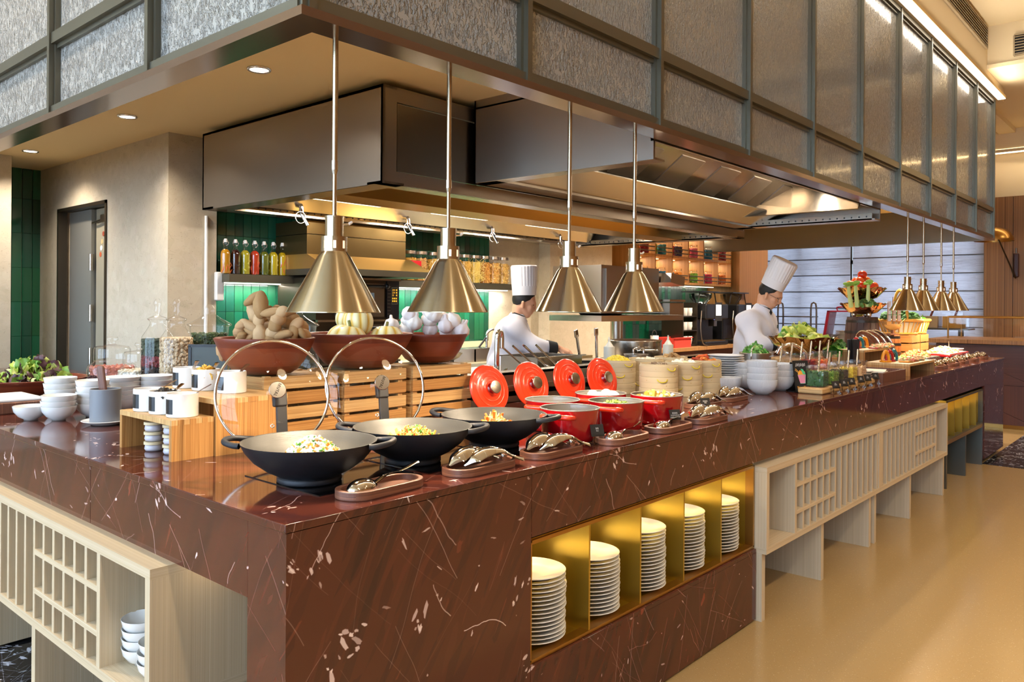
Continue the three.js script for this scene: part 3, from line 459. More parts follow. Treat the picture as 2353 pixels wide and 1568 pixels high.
// ---------- glass wok lids on stands ----------
function tilted(o, n) { o.quaternion.setFromUnitVectors(new THREE.Vector3(0, 1, 0), V(n).normalize()); return o; }
function lidText(c, w, h) { c.fillStyle = '#b9b6b0'; c.fillRect(0, 0, w, h); c.fillStyle = '#4a4845'; c.font = 'bold 34px sans-serif'; c.textAlign = 'center'; c.translate(w / 2, h / 2); c.rotate(2.4); c.fillText('MUTAL', 0, 12); }
const lidKnobM = std(0xffffff, 0.2, 1, { map: tex(128, 128, lidText) });
[['round glass wok lid with steel rim, behind the nearest wok', [0.385, 1.122, -0.67]], ['round glass wok lid with steel rim, behind the noodle wok', [0.755, 1.122, -0.63]]].forEach(([l, p]) => {
  const g = thing('wok_cover', l, 'lid', p); tilted(g, [-0.42, 0.3, 1]);
  obj('glass', lathe([[0.169, 0], [0.15, 0.012], [0.12, 0.024], [0.08, 0.034], [0.04, 0.039], [0, 0.04]], 56), M.glass, g);
  obj('rim', tor(0.17, 0.0045, 8, 72, 0, 0, 0, PI / 2), M.chrome, g);
  const k = obj('knob', lathe([[0, 0.04], [0.014, 0.04], [0.01, 0.052], [0.013, 0.062], [0.024, 0.07], [0.026, 0.076], [0.024, 0.08]], 28), M.chrome, g);
  obj('knob_cap', put(new THREE.CircleGeometry(0.024, 28), 0, 0.0801, 0, -PI / 2), lidKnobM, k);
  obj('vent_hole', tor(0.005, 0.0015, 6, 14, -0.05, 0.033, 0.09, PI / 2), M.chrome, g);
});
for (const [l, x, z] of [['black strap lid holder standing behind the nearest wok', 0.385, -0.6], ['black strap lid holder standing behind the noodle wok', 0.75, -0.555]]) {
  const g = thing('lid_holder', l, 'stand', [x, TOP, z], -0.2); obj('upright', [rbox(0.034, 0.17, 0.012, 0.004, 0, 0.09, -0.03, -0.12), rbox(0.044, 0.05, 0.02, 0.006, -0.004, 0.19, -0.043, -0.2)], M.rubber, g); obj('foot', rbox(0.09, 0.01, 0.12, 0.004, 0, 0.005, -0.01), M.rubber, g);
}
// ---------- red casseroles ----------
const potOut = lathe([[0, 0], [0.085, 0], [0.094, 0.006], [0.1, 0.02], [0.108, 0.112], [0.1085, 0.116]], 56), potRim = tor(0.106, 0.0028, 8, 56, 0, 0.1165, 0, PI / 2), potIn = lathe([[0.1045, 0.1165], [0.102, 0.1], [0.096, 0.02], [0.088, 0.012], [0, 0.01]], 48);
function potHandle(s) { return [tube([[s * 0.1, 0.094, -0.052], [s * 0.12, 0.097, -0.053], [s * 0.145, 0.1, -0.046], [s * 0.15, 0.1, 0], [s * 0.145, 0.1, 0.046], [s * 0.12, 0.097, 0.053], [s * 0.1, 0.094, 0.052]], 0.0095, 28, 10)]; }
const pots = [['red enamel pot in front, left of its row, before the carrot wok', 1.303, -0.215], ['red enamel pot in the back row, left, next to the lids', 1.455, -0.415], ['red enamel pot with green vegetables, middle of the front row', 1.6, -0.215], ['red enamel pot holding white eggs, back row', 1.775, -0.41], ['red enamel pot with stewed chicken, right end of the front row', 1.9, -0.215]];
pots.forEach(([l, x, z]) => {
  const g = thing('casserole_pot', l, 'pot', [x, TOP, z], 0.3); const b = obj('body', potOut, M.red, g); obj('rim', potRim, M.enamelIn, g); obj('lining', potIn, M.enamelIn, g); obj('handle', potHandle(-1), M.orangeRed, g); obj('handle', potHandle(1), M.orangeRed, g);
});
food('green_vegetables', 'chopped green vegetables in the middle red pot', 'vegetables', pile(0.088, 0.03, 200, [['box', 0.016, 0.006, 0.014, 0x86a13a], ['box', 0.014, 0.006, 0.012, 0xb4bb5e], ['oct', 0.014, 0.01, 0.012, 0x5d7f2a]], [1.6, 1.0, -0.215], 0x8a8f48));
food('stewed_chicken', 'golden stewed chicken pieces in the right red pot', 'chicken', pile(0.086, 0.034, 90, [['ico', 0.034, 0.02, 0.024, 0xcf9a4a], ['box', 0.03, 0.012, 0.02, 0xb99a3c], ['ico', 0.028, 0.02, 0.02, 0xdcae68]], [1.9, 1.005, -0.215], 0xa8752f), M.foodWet);
food('soup_broth', 'pale broth filling the left front red pot', 'soup', paint(flat(put(new THREE.CircleGeometry(0.096, 40), 1.303, 0.985, -0.215, -PI / 2)), 0x8b7f6a), M.foodWet);
[[1.72, -0.38], [1.76, -0.44], [1.79, -0.36], [1.83, -0.42]].forEach(([x, z], i) => tag(obj('egg', put(new THREE.SphereGeometry(0.024, 20, 14), x, 1.025, z, 0, rr(0, 3), 0, [1.25, 1, 1]), std(0xe6d2ad, 0.35)), `white boiled egg in the red pot, ${['first', 'second', 'third', 'fourth'][i]} from the left`, 'egg', 'eggs in the red pot'));
[['leftmost red pot lid leaning by the wood crates', 1.645], ['second red pot lid from the wood crates, leaning upright', 1.939], ['third red pot lid from the wood crates, leaning upright', 2.241], ['rightmost red pot lid leaning next to the bamboo steamers', 2.43, -0.86]].forEach(([l, x, lz = -0.93]) => {
  const g = thing('casserole_cover', l, 'lid', [x, 1.024, lz]); tilted(g, [-0.1, 0.3, 1]);
  obj('disc', lathe([[0, -0.004], [0.1, -0.006], [0.11, -0.004], [0.113, 0], [0.111, 0.005], [0.1, 0.008], [0.082, 0.01], [0.0815, 0.0125], [0.079, 0.0125], [0.078, 0.0105], [0.06, 0.013], [0.0595, 0.0155], [0.057, 0.0155], [0.056, 0.0135], [0.038, 0.016], [0.0375, 0.018], [0.035, 0.018], [0, 0.018]], 64), M.orangeRed, g);
  obj('knob_stem', lathe([[0.024, 0.018], [0.016, 0.028], [0.017, 0.04], [0, 0.04]], 24), M.red, g);
  obj('knob', lathe([[0.018, 0.039], [0.029, 0.042], [0.0305, 0.047], [0.028, 0.051], [0, 0.051]], 32), M.steel, g);
});
// ---------- serving trays with utensils ----------
function stadium(L, W, hole) { const s = new THREE.Shape(), r = W / 2, a = L / 2 - r; s.absarc(a, 0, r, -PI / 2, PI / 2, false); s.absarc(-a, 0, r, PI / 2, 1.5 * PI, false); if (hole) { const h = new THREE.Path(), q = r - hole; h.absarc(a, 0, q, -PI / 2, PI / 2, false); h.absarc(-a, 0, q, PI / 2, 1.5 * PI, false); s.holes.push(h); } return s; }
const ext = (s, d, b = 0.002) => new THREE.ExtrudeGeometry(s, { depth: d, bevelEnabled: true, bevelSize: b, bevelThickness: b, bevelSegments: 2, curveSegments: 14 }).rotateX(-PI / 2);
const trayRim = planar(ext(stadium(0.262, 0.108, 0.009), 0.018).translate(0, 0.002, 0), true), trayBase = planar(ext(stadium(0.25, 0.098), 0.006, 0.0005).translate(0, 0.001, 0), true);
function ribbon(pts, ws, cup) { // curved blade: centre line, half widths, cup depth
  const c = new THREE.CatmullRomCurve3(pts.map(V)), n = 28, m = 6, pos = [], idx = [];
  for (let i = 0; i <= n; i++) {
    const t = i / n, p = c.getPoint(t), f = t * (ws.length - 1), k = Math.min(ws.length - 2, Math.floor(f)), w = ws[k] + (ws[k + 1] - ws[k]) * (f - k), tan = c.getTangent(t);
    const side = new THREE.Vector3(0, 0, 1), up = new THREE.Vector3().crossVectors(side, tan).normalize();
    for (const lay of [0, 1]) for (let j = 0; j <= m; j++) { const v = j / m * 2 - 1, q = p.clone().addScaledVector(side, v * w).addScaledVector(up, -cup * w * (v * v) + (lay ? 0.0018 : 0)); pos.push(q.x, q.y, q.z); }
  }
  const row = 2 * (m + 1);
  for (let i = 0; i < n; i++) for (let j = 0; j < m; j++) for (const o of [0, m + 1]) { const a = i * row + o + j, b = a + row; o ? idx.push(a, a + 1, b, b, a + 1, b + 1) : idx.push(a, b, a + 1, b, b + 1, a + 1); }
  const g = new THREE.BufferGeometry(); g.setAttribute('position', new THREE.Float32BufferAttribute(pos, 3)); g.setIndex(idx); g.computeVertexNormals(); return g;
}
const bladeG = ribbon([[-0.105, 0.022, 0], [-0.08, 0.05, 0], [-0.03, 0.066, 0], [0.03, 0.056, 0], [0.08, 0.03, 0], [0.112, 0.02, 0]], [0.004, 0.03, 0.03, 0.016, 0.01, 0.014], 0.7);
const spoonG = () => [put(new THREE.SphereGeometry(0.032, 24, 12, 0, 2 * PI, 0, PI / 2), -0.07, 0.012, 0, 0, 0, 0, [1.5, 0.85, 1]), ribbon([[-0.025, 0.02, 0], [0.02, 0.032, 0], [0.08, 0.034, 0], [0.15, 0.046, 0]], [0.008, 0.006, 0.008, 0.01], 0.2)];
function tray(x, z, ry, label, kind, y = TOP) {
  const g = thing('serving_tray', 'oblong walnut tray ' + label, 'tray', [x, y, z], ry); obj('rim', trayRim, M.walnut, g); obj('base', trayBase, M.walnut, g);
  const u = thing(kind === 'spoon' ? 'serving_spoon' : 'serving_tongs', (kind === 'spoon' ? 'steel serving spoon lying on the tray ' : 'curved steel serving tongs on the tray ') + label, kind === 'spoon' ? 'spoon' : 'tongs', [x, y + 0.006, z], ry + (kind === 'spoon' ? 0.12 : 0.05));
  if (kind === 'spoon') { const s = spoonG(); obj('spoon_bowl', s[0], M.mirrorSteel, u); obj('handle', s[1], M.mirrorSteel, u); }
  else { obj('blade', bladeG.clone().translate(-0.01, 0, -0.018), M.mirrorSteel, u); obj('blade', put(bladeG.clone(), 0.03, -0.004, 0.026, 0, -0.25, 0), M.mirrorSteel, u); obj('hinge', sph(0.012, 14, 0.1, 0.022, 0.012), M.mirrorSteel, u); }
}
[[0.345, -0.1, 0.06, 'before the nearest wok', 'spoon'], [0.71, -0.095, 0.03, 'before the noodle wok', 'tongs'], [1.05, -0.095, 0.03, 'before the carrot wok', 'tongs'], [1.425, -0.07, 0.04, 'before the leftmost red pot', 'spoon'], [1.765, -0.08, 0.04, 'before the middle red pot', 'spoon'], [2.085, -0.085, 0.03, 'before the chicken pot', 'tongs'], [2.52, -0.33, 0.03, 'beside the chicken pot, near the steamers', 'tongs'], [2.86, -0.35, 0.03, 'beside the white textured bowls', 'tongs'],
  [6.1, -0.13, 0.02, 'at the far end, first of five', 'tongs'], [6.5, -0.13, 0.02, 'at the far end, second of five', 'tongs'], [6.9, -0.14, 0.02, 'at the far end, third of five', 'tongs'], [7.32, -0.14, 0.02, 'at the far end, fourth of five', 'tongs'], [7.72, -0.14, 0.02, 'at the far end, last of five', 'tongs']].forEach((a) => tray(...a));
// ---------- little black name cards ----------
function card(lines, w = 0.05, h = 0.042) {
  const m = std(0xffffff, 0.4, 0, { map: tex(128, 108, (c, W, H) => { c.fillStyle = '#17181a'; c.fillRect(0, 0, W, H); c.fillStyle = '#e6e6e2'; c.textAlign = 'center'; lines.forEach((t, i) => { if (t[0] === '#') { for (let k = 0; k < t.length; k++) { const bx = W / 2 - t.length * 8 + k * 16; c.fillRect(bx + 2, 30 + i * 19, 11, 2); c.fillRect(bx + 2, 36 + i * 19, 11, 2); c.fillRect(bx + 7, 29 + i * 19, 2, 15); c.fillRect(bx + 2, 43 + i * 19, 11, 2); } return; } c.font = (i ? '13px' : 'bold 17px') + ' sans-serif'; c.fillText(t, W / 2, 44 + i * 19); }); }) });
  return [put(new THREE.PlaneGeometry(w, h), 0, 0, 0.0012), m];
}
function nameCard(x, z, ry, label, lines) {
  const g = thing('name_card', label, 'card', [x, TOP, z], ry); const [pg, pm] = card(lines);
  const c = obj('card', box(0.05, 0.042, 0.002, 0, 0.048, -0.004, -0.35), M.black, g); const f = obj('print', pg, pm, c); f.position.set(0, 0.048, -0.004); f.rotation.x = -0.35; 
  obj('stand', [box(0.04, 0.034, 0.006, 0, 0.017, 0.004), box(0.05, 0.006, 0.03, 0, 0.003, 0.0)], M.glassThick, g);
}
nameCard(1.3, -0.09, -0.5, 'black name card before the leftmost red pot', ['##', 'Rice']); nameCard(1.845, -0.095, -0.5, 'black name card before the chicken pot', ['####', 'Braised pork with', 'preserved vegetable']); nameCard(2.3, -0.2, -0.5, 'black name card between two tongs trays', ['####', '##']);
// ---------- bamboo steamers ----------
const tierWall = mrg([lathe([[0.096, 0], [0.0985, 0], [0.1, 0.0025], [0.1, 0.0285], [0.0988, 0.0295], [0.101, 0.031], [0.101, 0.0565], [0.099, 0.0582], [0.097, 0.058], [0.097, 0.066], [0.09, 0.066], [0.09, 0.02], [0, 0.02]], 48), tor(0.0965, 0.0012, 6, 48, 0, 0.066, 0, PI / 2)]);
const peg = [...Array(6)].map((_, i) => { const a = i * 1.05 + 0.3; return cyl(0.0022, 0.0022, 0.003, 6, Math.cos(a) * 0.101, i % 2 ? 0.042 : 0.016, Math.sin(a) * 0.101, 0, -a, PI / 2); });
const yellowM = std(0xd6c018, 0.4);
function steamer(x, z, n, label, fill) {
  for (let k = 0; k < n; k++) {
    const g = thing('bamboo_steamer', `${['bottom', 'middle', 'top'][k + 3 - n]} bamboo steamer tier of the stack ${label}`, 'steamer', [x, TOP + k * 0.0585, z], k * 0.5 - 0.3);
    obj('basket', tierWall, M.bamboo, g); obj('peg', mrg(peg.map((p) => p.clone())), M.bambooDark, g);
    for (const s of [-0.15, 2.9]) obj('handle', put(tube([[-0.026, 0.048, 0.1], [-0.018, 0.038, 0.108], [0, 0.034, 0.111], [0.018, 0.038, 0.108], [0.026, 0.048, 0.1]], 0.0026, 16, 6), 0, 0, 0, 0, s - 0.9, 0), yellowM, g);
  }
  const y = TOP + (n - 1) * 0.0585 + 0.022; fill(x, y, z);
}
const dump = (name, label, cat, kinds, n, R, H, base) => (x, y, z) => food(name, label, cat, pile(R, H, n, kinds, [x, y + 0.02, z], base));
steamer(2.738, -0.97, 3, 'behind the last red lid', dump('scrambled_egg', 'yellow scrambled egg heaped in the left steamer', 'egg', [['ico', 0.018, 0.014, 0.016, 0xe8cf3c], ['ico', 0.016, 0.012, 0.014, 0xf0dc64]], 150, 0.086, 0.045, 0xd8bc38));
steamer(2.66, -0.66, 3, 'standing in front of the others', dump('minced_meat', 'grey brown steamed meat in the front steamer', 'meat', [['ico', 0.016, 0.01, 0.014, 0x8a735c], ['ico', 0.014, 0.01, 0.012, 0xb09a7c]], 110, 0.084, 0.026, 0x8d7760));
steamer(2.89, -0.645, 3, 'between the front stack and the plates', dump('steamed_bun', 'white steamed buns in the middle right steamer', 'buns', [['ico', 0.04, 0.03, 0.04, 0xf3ecd8], ['ico', 0.036, 0.026, 0.036, 0xf6f1e4]], 14, 0.066, 0.03, 0xe6d6ac));
steamer(3.11, -0.64, 3, 'next to the blue plates', dump('sausage_slices', 'orange sausage pieces in the right steamer', 'sausage', [['box', 0.05, 0.014, 0.016, 0xc4541e], ['box', 0.045, 0.012, 0.016, 0xa63a1c], ['box', 0.04, 0.012, 0.018, 0xd98032]], 30, 0.075, 0.04, 0x9a4a22));
steamer(2.97, -0.93, 3, 'at the back on the left', dump('white_dumpling', 'white dumplings in the back steamer', 'dumplings', [['ico', 0.034, 0.02, 0.034, 0xefe7d2]], 16, 0.068, 0.024, 0xe0cf9e));
steamer(3.2, -0.9, 3, 'at the back on the right', dump('brown_roll', 'brown crumbed rolls in the back right steamer', 'rolls', [['ico', 0.05, 0.03, 0.034, 0x9c7848], ['ico', 0.044, 0.03, 0.03, 0xb08c58]], 16, 0.068, 0.034, 0x94703f));
// ---------- plates and bowls beside the steamers ----------
stack(plateG.clone().scale(0.95, 1.1, 0.95), 14, 0.0135, [3.43, TOP, -0.66], 'blue_plate', 'pale blue grey plate in the tall stack right of the steamers', 'plate', 'blue grey plates', M.blueWhite);
const ridgeT = tex(512, 128, (c, w, h) => { c.fillStyle = '#808080'; c.fillRect(0, 0, w, h); for (let k = -20; k < 90; k++) for (let j = 0; j < 4; j++) { c.strokeStyle = j % 2 ? '#d0d0d0' : '#404040'; c.lineWidth = 1.6; c.beginPath(); c.moveTo(k * 8 + j * 3, 0); c.lineTo(k * 8 + j * 3 - 34, h); c.stroke(); } }, 0, false); ridgeT.repeat.set(2, 1);
const ridgeM = phy(0xe6e5e4, 0.25, 0, { bumpMap: ridgeT, bumpScale: 0.004, clearcoat: 0.3 });
const ridgeBowlG = lathe([[0, 0], [0.036, 0], [0.037, 0.006], [0.05, 0.011], [0.07, 0.03], [0.08, 0.055], [0.082, 0.08], [0.0825, 0.084], [0.08, 0.085], [0.078, 0.056], [0.066, 0.03], [0, 0.016]], 48);
stack(ridgeBowlG, 4, 0.034, [3.24, TOP, -0.35], 'textured_bowl', 'white textured bowl in the front stack of four', 'bowl', 'front stack of textured bowls', ridgeM);
stack(ridgeBowlG, 3, 0.037, [3.5, TOP, -0.36], 'textured_bowl', 'white textured bowl in the stack of three beside the noodle sign', 'bowl', 'right stack of textured bowls', ridgeM);
stack(ridgeBowlG, 1, 0.04, [3.2, TOP, -0.54], 'textured_bowl', 'single white textured bowl behind the tongs tray', 'bowl', 'single textured bowl', ridgeM);
stack(ridgeBowlG, 3, 0.037, [3.47, TOP, -0.56], 'textured_bowl', 'white textured bowl in the back stack next to the blue plates', 'bowl', 'back stack of textured bowls', ridgeM);
// =====================================================================  CRATES, WOODEN BOWLS, VEGETABLES
function crate(label, x0, x1, z0, z1, h, y = TOP, mat = M.oak, rows = 4) {
  const g = thing('wood_crate', label, 'crate', [(x0 + x1) / 2, y, (z0 + z1) / 2]); const w = x1 - x0, d = z1 - z0, t = 0.012, sh = h / rows - 0.011;
  for (let k = 0; k < rows; k++) {
    const yy = k * (h / rows) + sh / 2 + 0.0055, o = rr(0, 1);
    for (const s of [-1, 1]) { obj('slat', planar(rbox(w, sh, t, 0.0015, 0, yy, s * (d / 2 - t / 2)), true, o, k * 0.13), k % 2 ? mat : M.oak2, g); obj('slat', planar(rbox(t, sh, d - 2 * t, 0.0015, s * (w / 2 - t / 2), yy, 0), true, o + 0.3, k * 0.17), mat, g); }
  }
  for (const sx of [-1, 1]) for (const sz of [-1, 1]) obj('corner_post', planar(box(0.022, h - 0.004, 0.022, sx * (w / 2 - t - 0.011), h / 2, sz * (d / 2 - t - 0.011))), mat, g);
  for (let k = 0; k < 4; k++) obj('top_slat', planar(box(w - 2 * t, 0.008, (d - 2 * t) / 4 - 0.006, 0, h - 0.012, -d / 2 + t + (k + 0.5) * (d - 2 * t) / 4), true), mat, g);
  return g;
}
crate('slatted oak crate under the bowl of ginger', 0.552, 0.868, -1.25, -1.0, 0.224); crate('slatted oak crate under the bowl of squashes', 0.9, 1.214, -1.25, -1.0, 0.224); crate('slatted oak crate under the bowl of garlic', 1.25, 1.6, -1.25, -1.0, 0.224);
function woodBowl(label, x, z, y, R, H, name = 'wooden_bowl') {
  const g = thing(name, label, 'bowl', [x, y, z], rr(0, 6)); const p = [];
  for (const t of [0, 0.12, 0.3, 0.5, 0.7, 0.88, 1]) p.push([R * (0.52 + 0.48 * Math.pow(t, 0.6)), H * t]);
  const q = p.slice().reverse().map(([a, b]) => [a - 0.012, Math.max(0.012, b)]);
  obj('shell', lathe([[0, 0], ...p, [R - 0.006, H + 0.003], ...q, [0, 0.012]], 64), M.bowlWood, g); return g;
}
woodBowl('reddish wooden bowl heaped with ginger on the first crate', 0.641, -1.14, 1.144, 0.183, 0.13); woodBowl('large reddish wooden bowl with striped squashes on the second crate', 1.088, -1.15, 1.144, 0.222, 0.137); woodBowl('reddish wooden bowl piled with garlic bulbs on the third crate', 1.482, -1.15, 1.144, 0.171, 0.126);
const gingerM = std(0xffffff, 0.65, 0, { bumpMap: roughT, bumpScale: 0.002, vertexColors: true });
function ginger(L) { // knobbly root: fused lobes
  const parts = []; let x = 0, y = 0; const n = 3 + Math.floor(rnd() * 3);
  for (let i = 0; i < n; i++) { const r = rr(0.017, 0.025), l = L / n; parts.push(put(new THREE.SphereGeometry(1, 22, 18), x, y, rr(-0.006, 0.006), 0, 0, rr(-0.5, 0.5), [r, l * rr(0.85, 1.25), r * rr(0.75, 1)])); if (rnd() < 0.6) parts.push(put(new THREE.SphereGeometry(1, 12, 8), x + pick([-1, 1]) * r * 1.1, y + rr(-0.01, 0.02), 0, 0, 0, pick([-1, 1]) * 0.9, [r * 0.62, r * 1.5, r * 0.62])); y += l * 1.05; x += rr(-0.012, 0.012); }
  parts.forEach((g) => { const p = g.attributes.position, v = new THREE.Vector3(); for (let i = 0; i < p.count; i++) { v.fromBufferAttribute(p, i); const k = 1 + 0.025 * Math.sin(v.y * 520) + 0.05 * Math.sin(v.x * 190 + v.z * 160 + v.y * 90); p.setXYZ(i, v.x * k, v.y, v.z * k); } g.computeVertexNormals(); paint(g, pick([0xc2996a, 0xb78e5c, 0xcba678, 0xaa8250])); });
  return mrg(parts);
}
[[-0.13, 0.08, 0.02, 1.2, 0.09], [-0.09, 0.1, 0.06, 0.5, 0.09], [-0.1, 0.1, -0.04, 0.2, 0.1], [-0.05, 0.11, 0.08, 0.3, 0.12], [-0.03, 0.12, 0.0, 0.15, 0.16], [0.0, 0.13, -0.04, 0.05, 0.19], [0.0, 0.1, 0.09, -0.15, 0.11], [0.03, 0.12, 0.02, -0.1, 0.14], [0.05, 0.12, -0.05, -0.35, 0.15], [0.05, 0.1, 0.08, -0.2, 0.09], [0.08, 0.11, 0.03, -0.3, 0.12], [0.1, 0.1, -0.03, -0.4, 0.13], [0.1, 0.1, 0.07, -0.25, 0.11], [0.13, 0.09, 0.02, -0.7, 0.09], [-0.06, 0.1, 0.0, 0.35, 0.11]].forEach(([a, b, c, t, L], i) => {
  const m = obj('ginger_root', ginger(L * 0.8), gingerM); m.scale.setScalar(1.125); m.position.set(0.641 + a * 0.56 + c * 0.84, 1.144 + b * 1.125 - 0.012, -1.14 + a * 0.63 - c * 0.56); m.rotation.set(rr(-0.2, 0.2), -0.85, t); tag(m, 'knobbly ginger root in the heaped wooden bowl', 'ginger', 'ginger roots in the wooden bowl');
});
function squash(R, H) {
  const g = (new THREE.SphereGeometry(1, 60, 24)), p = g.attributes.position, c = new Float32Array(p.count * 3), A = new THREE.Color(0xece6b4), B = new THREE.Color(0xd9ab1e), C = new THREE.Color();
  for (let i = 0; i < p.count; i++) { const x = p.getX(i), y = p.getY(i), z = p.getZ(i), a = Math.atan2(z, x), l = Math.cos(a * 10), rib = 0.93 + 0.07 * Math.sqrt(Math.abs(Math.cos(a * 5))), dim = 1 - 0.25 * Math.exp(-Math.pow(Math.hypot(x, z) * 3.2, 2)); p.setXYZ(i, x * R * rib, y * H * dim, z * R * rib); C.copy(A).lerp(B, Math.pow(Math.abs(Math.sin(a * 5)), 5)); c.set([C.r, C.g, C.b], i * 3); }
  g.setAttribute('color', new THREE.BufferAttribute(c, 3)); g.computeVertexNormals(); return g;
}
[['striped squash at the front left of the wooden bowl', 0.998, 1.258, -1.116, 0.083, 0.065, 0.2, 0], ['striped squash on top of the other two', 1.088, 1.33, -1.16, 0.062, 0.065, 0, -0.1], ['striped squash at the right of the wooden bowl', 1.195, 1.256, -1.105, 0.074, 0.061, -0.2, 0.1], ['upright striped squash behind the top one', 1.105, 1.342, -1.25, 0.056, 0.056, 0, 0.2]].forEach(([l, x, y, z, R, H, rz, rx]) => {
  const g = thing('squash', l, 'squash', [x, y, z], rr(0, 3)); const b = obj('fruit', squash(R, H), phy(0xffffff, 0.35, 0, { vertexColors: true, clearcoat: 0.2 }), g); obj('stem', tube([[0, H * 0.72, 0], [0.002, H * 0.95, 0], [0.01, H * 1.2, 0.004]], 0.006, 8, 8), std(0x7d7a3c, 0.7), g); g.rotation.z = rz; g.rotation.x = rx;
});
const garlicG = (() => { const g = (lathe([[0, -0.026], [0.012, -0.025], [0.024, -0.014], [0.027, 0], [0.022, 0.014], [0.011, 0.022], [0.006, 0.028], [0.0052, 0.038], [0.004, 0.04], [0, 0.04]], 40)), p = g.attributes.position; for (let i = 0; i < p.count; i++) { const x = p.getX(i), z = p.getZ(i), y = p.getY(i), a = Math.atan2(z, x), k = 1 + 0.06 * Math.cos(a * 6) * (y < 0.02 ? 1 : 0.2); p.setXYZ(i, x * k, y, z * k); } g.computeVertexNormals(); return g; })();
const garlicM = [std(0xe9e0d6, 0.5, 0, { bumpMap: roughT, bumpScale: 0.0006 }), std(0xe2d6d2, 0.5), std(0xeee8e0, 0.5)];
[[-0.12, 0.1, 0.04], [-0.06, 0.105, 0.09], [0.0, 0.1, 0.1], [0.06, 0.1, 0.09], [0.12, 0.1, 0.03], [-0.09, 0.14, 0.02], [-0.03, 0.145, 0.05], [0.03, 0.14, 0.06], [0.08, 0.14, 0.03], [-0.11, 0.12, -0.04], [0.11, 0.12, -0.04], [0.0, 0.175, 0.02], [0.045, 0.165, -0.02], [-0.05, 0.165, -0.02], [0.0, 0.13, -0.06]].forEach(([a, b, c], i) => {
  const m = obj('garlic_bulb', garlicG, garlicM[i % 3]); m.position.set(1.482 + a * 0.74 + c * 0.84, 1.144 + b * 1.125 + 0.03, -1.15 + a * 0.84 + c * 0.45 - 0.02); m.rotation.set(rr(-0.5, 0.6), rr(0, 6), rr(-0.5, 0.5)); m.scale.setScalar(rr(1.26, 1.46)); tag(m, 'white garlic bulb in the piled wooden bowl', 'garlic', 'garlic bulbs in the wooden bowl');
});
// =====================================================================  LEFT END OF THE COUNTER
function leafPile(name, label, x, y, z, R, H, n, cols) { // ruffled salad leaves
  const out = [];
  for (let i = 0; i < n; i++) {
    const s = rr(0.7, 1.3) * Math.min(0.085, R * 0.34), g = new THREE.PlaneGeometry(s, s * 1.2, 6, 6), p = g.attributes.position;
    for (let k = 0; k < p.count; k++) { const u = p.getX(k) / s, v = p.getY(k) / s; p.setZ(k, s * (0.25 * u * u + 0.12 * Math.sin(9 * u + i) * (0.3 + v * v) + 0.1 * Math.sin(7 * v + 2 * i))); p.setX(k, p.getX(k) * (1 - 0.5 * Math.abs(v - 0.1))); }
    g.computeVertexNormals(); const a = rr(0, 6.28), q = Math.sqrt(rnd());
    out.push(paint(flat(put(g, x + Math.cos(a) * q * R, y + H * (1 - q * q) * rr(0.75, 1.05), z + Math.sin(a) * q * R, rr(-1.6, 0.4), rr(0, 6.3), rr(-0.7, 0.7))), pick(cols)));
  }
  return tag(obj(name, mrg(out), leafM), label, 'leaves', undefined, 'stuff');
}
const leafM = phy(0xffffff, 0.5, 0, { vertexColors: true, transmission: 0.2, thickness: 0, side: THREE.DoubleSide });
woodBowl('wide shallow wooden bowl of salad at the left edge', 0.44, -3.08, TOP, 0.29, 0.09);
leafPile('salad_leaves', 'green and purple salad leaves in the wide wooden bowl', 0.48, TOP + 0.05, -3.08, 0.18, 0.12, 150, [0x9fb94a, 0x86a838, 0xb9cc6e, 0x6f9a3a, 0x4a2430, 0x3a1c28, 0xc7d58a]);
{
  const g = thing('ribbed_platter', 'white ribbed platter on a dark wood board, left edge', 'platter', [0.17, TOP, -2.52], 0); obj('board', planar(rbox(0.28, 0.05, 0.34, 0.006, 0, 0.025, 0)), M.walnut, g);
  for (let k = 0; k < 15; k++) obj('rib', rbox(0.26, 0.012, 0.014, 0.005, 0.0, 0.056, -0.147 + k * 0.021), M.white, g);
}
const bigBowlG = lathe([[0, 0], [0.03, 0], [0.032, 0.006], [0.05, 0.018], [0.07, 0.04], [0.08, 0.058], [0.079, 0.06], [0.066, 0.042], [0, 0.02]], 44), medBowlG = riceBowlG.clone().scale(1.14, 1.05, 1.14);
stack(medBowlG, 3, 0.022, [0.235, TOP, -2.02], 'rice_bowl', 'white bowl in the low front stack at the left end of the counter', 'bowl', 'left counter bowls front', M.white); stack(medBowlG, 1, 0.025, [0.16, TOP, -2.1], 'rice_bowl', 'single white bowl at the outer left of the stacks', 'bowl', 'left counter bowl single', M.white);
stack(medBowlG, 5, 0.024, [0.37, TOP, -2.03], 'rice_bowl', 'white bowl in the stack behind the grey cup', 'bowl', 'left counter bowls mid', M.white); stack(medBowlG, 5, 0.024, [0.32, TOP, -2.25], 'rice_bowl', 'white bowl in the rear left stack on the counter', 'bowl', 'left counter bowls rear', M.white);
stack(bigBowlG, 6, 0.019, [0.53, TOP, -2.12], 'soup_bowl', 'white soup bowl in the taller stack right of the grey cup', 'bowl', 'left soup bowls', M.white); stack(bigBowlG, 6, 0.019, [0.66, TOP, -2.08], 'soup_bowl', 'white soup bowl in the stack before the bean jars', 'bowl', 'left soup bowls right', M.white); stack(bigBowlG, 5, 0.019, [0.62, TOP, -2.3], 'soup_bowl', 'white soup bowl in the hidden rear stack', 'bowl', 'left soup bowls rear', M.white);
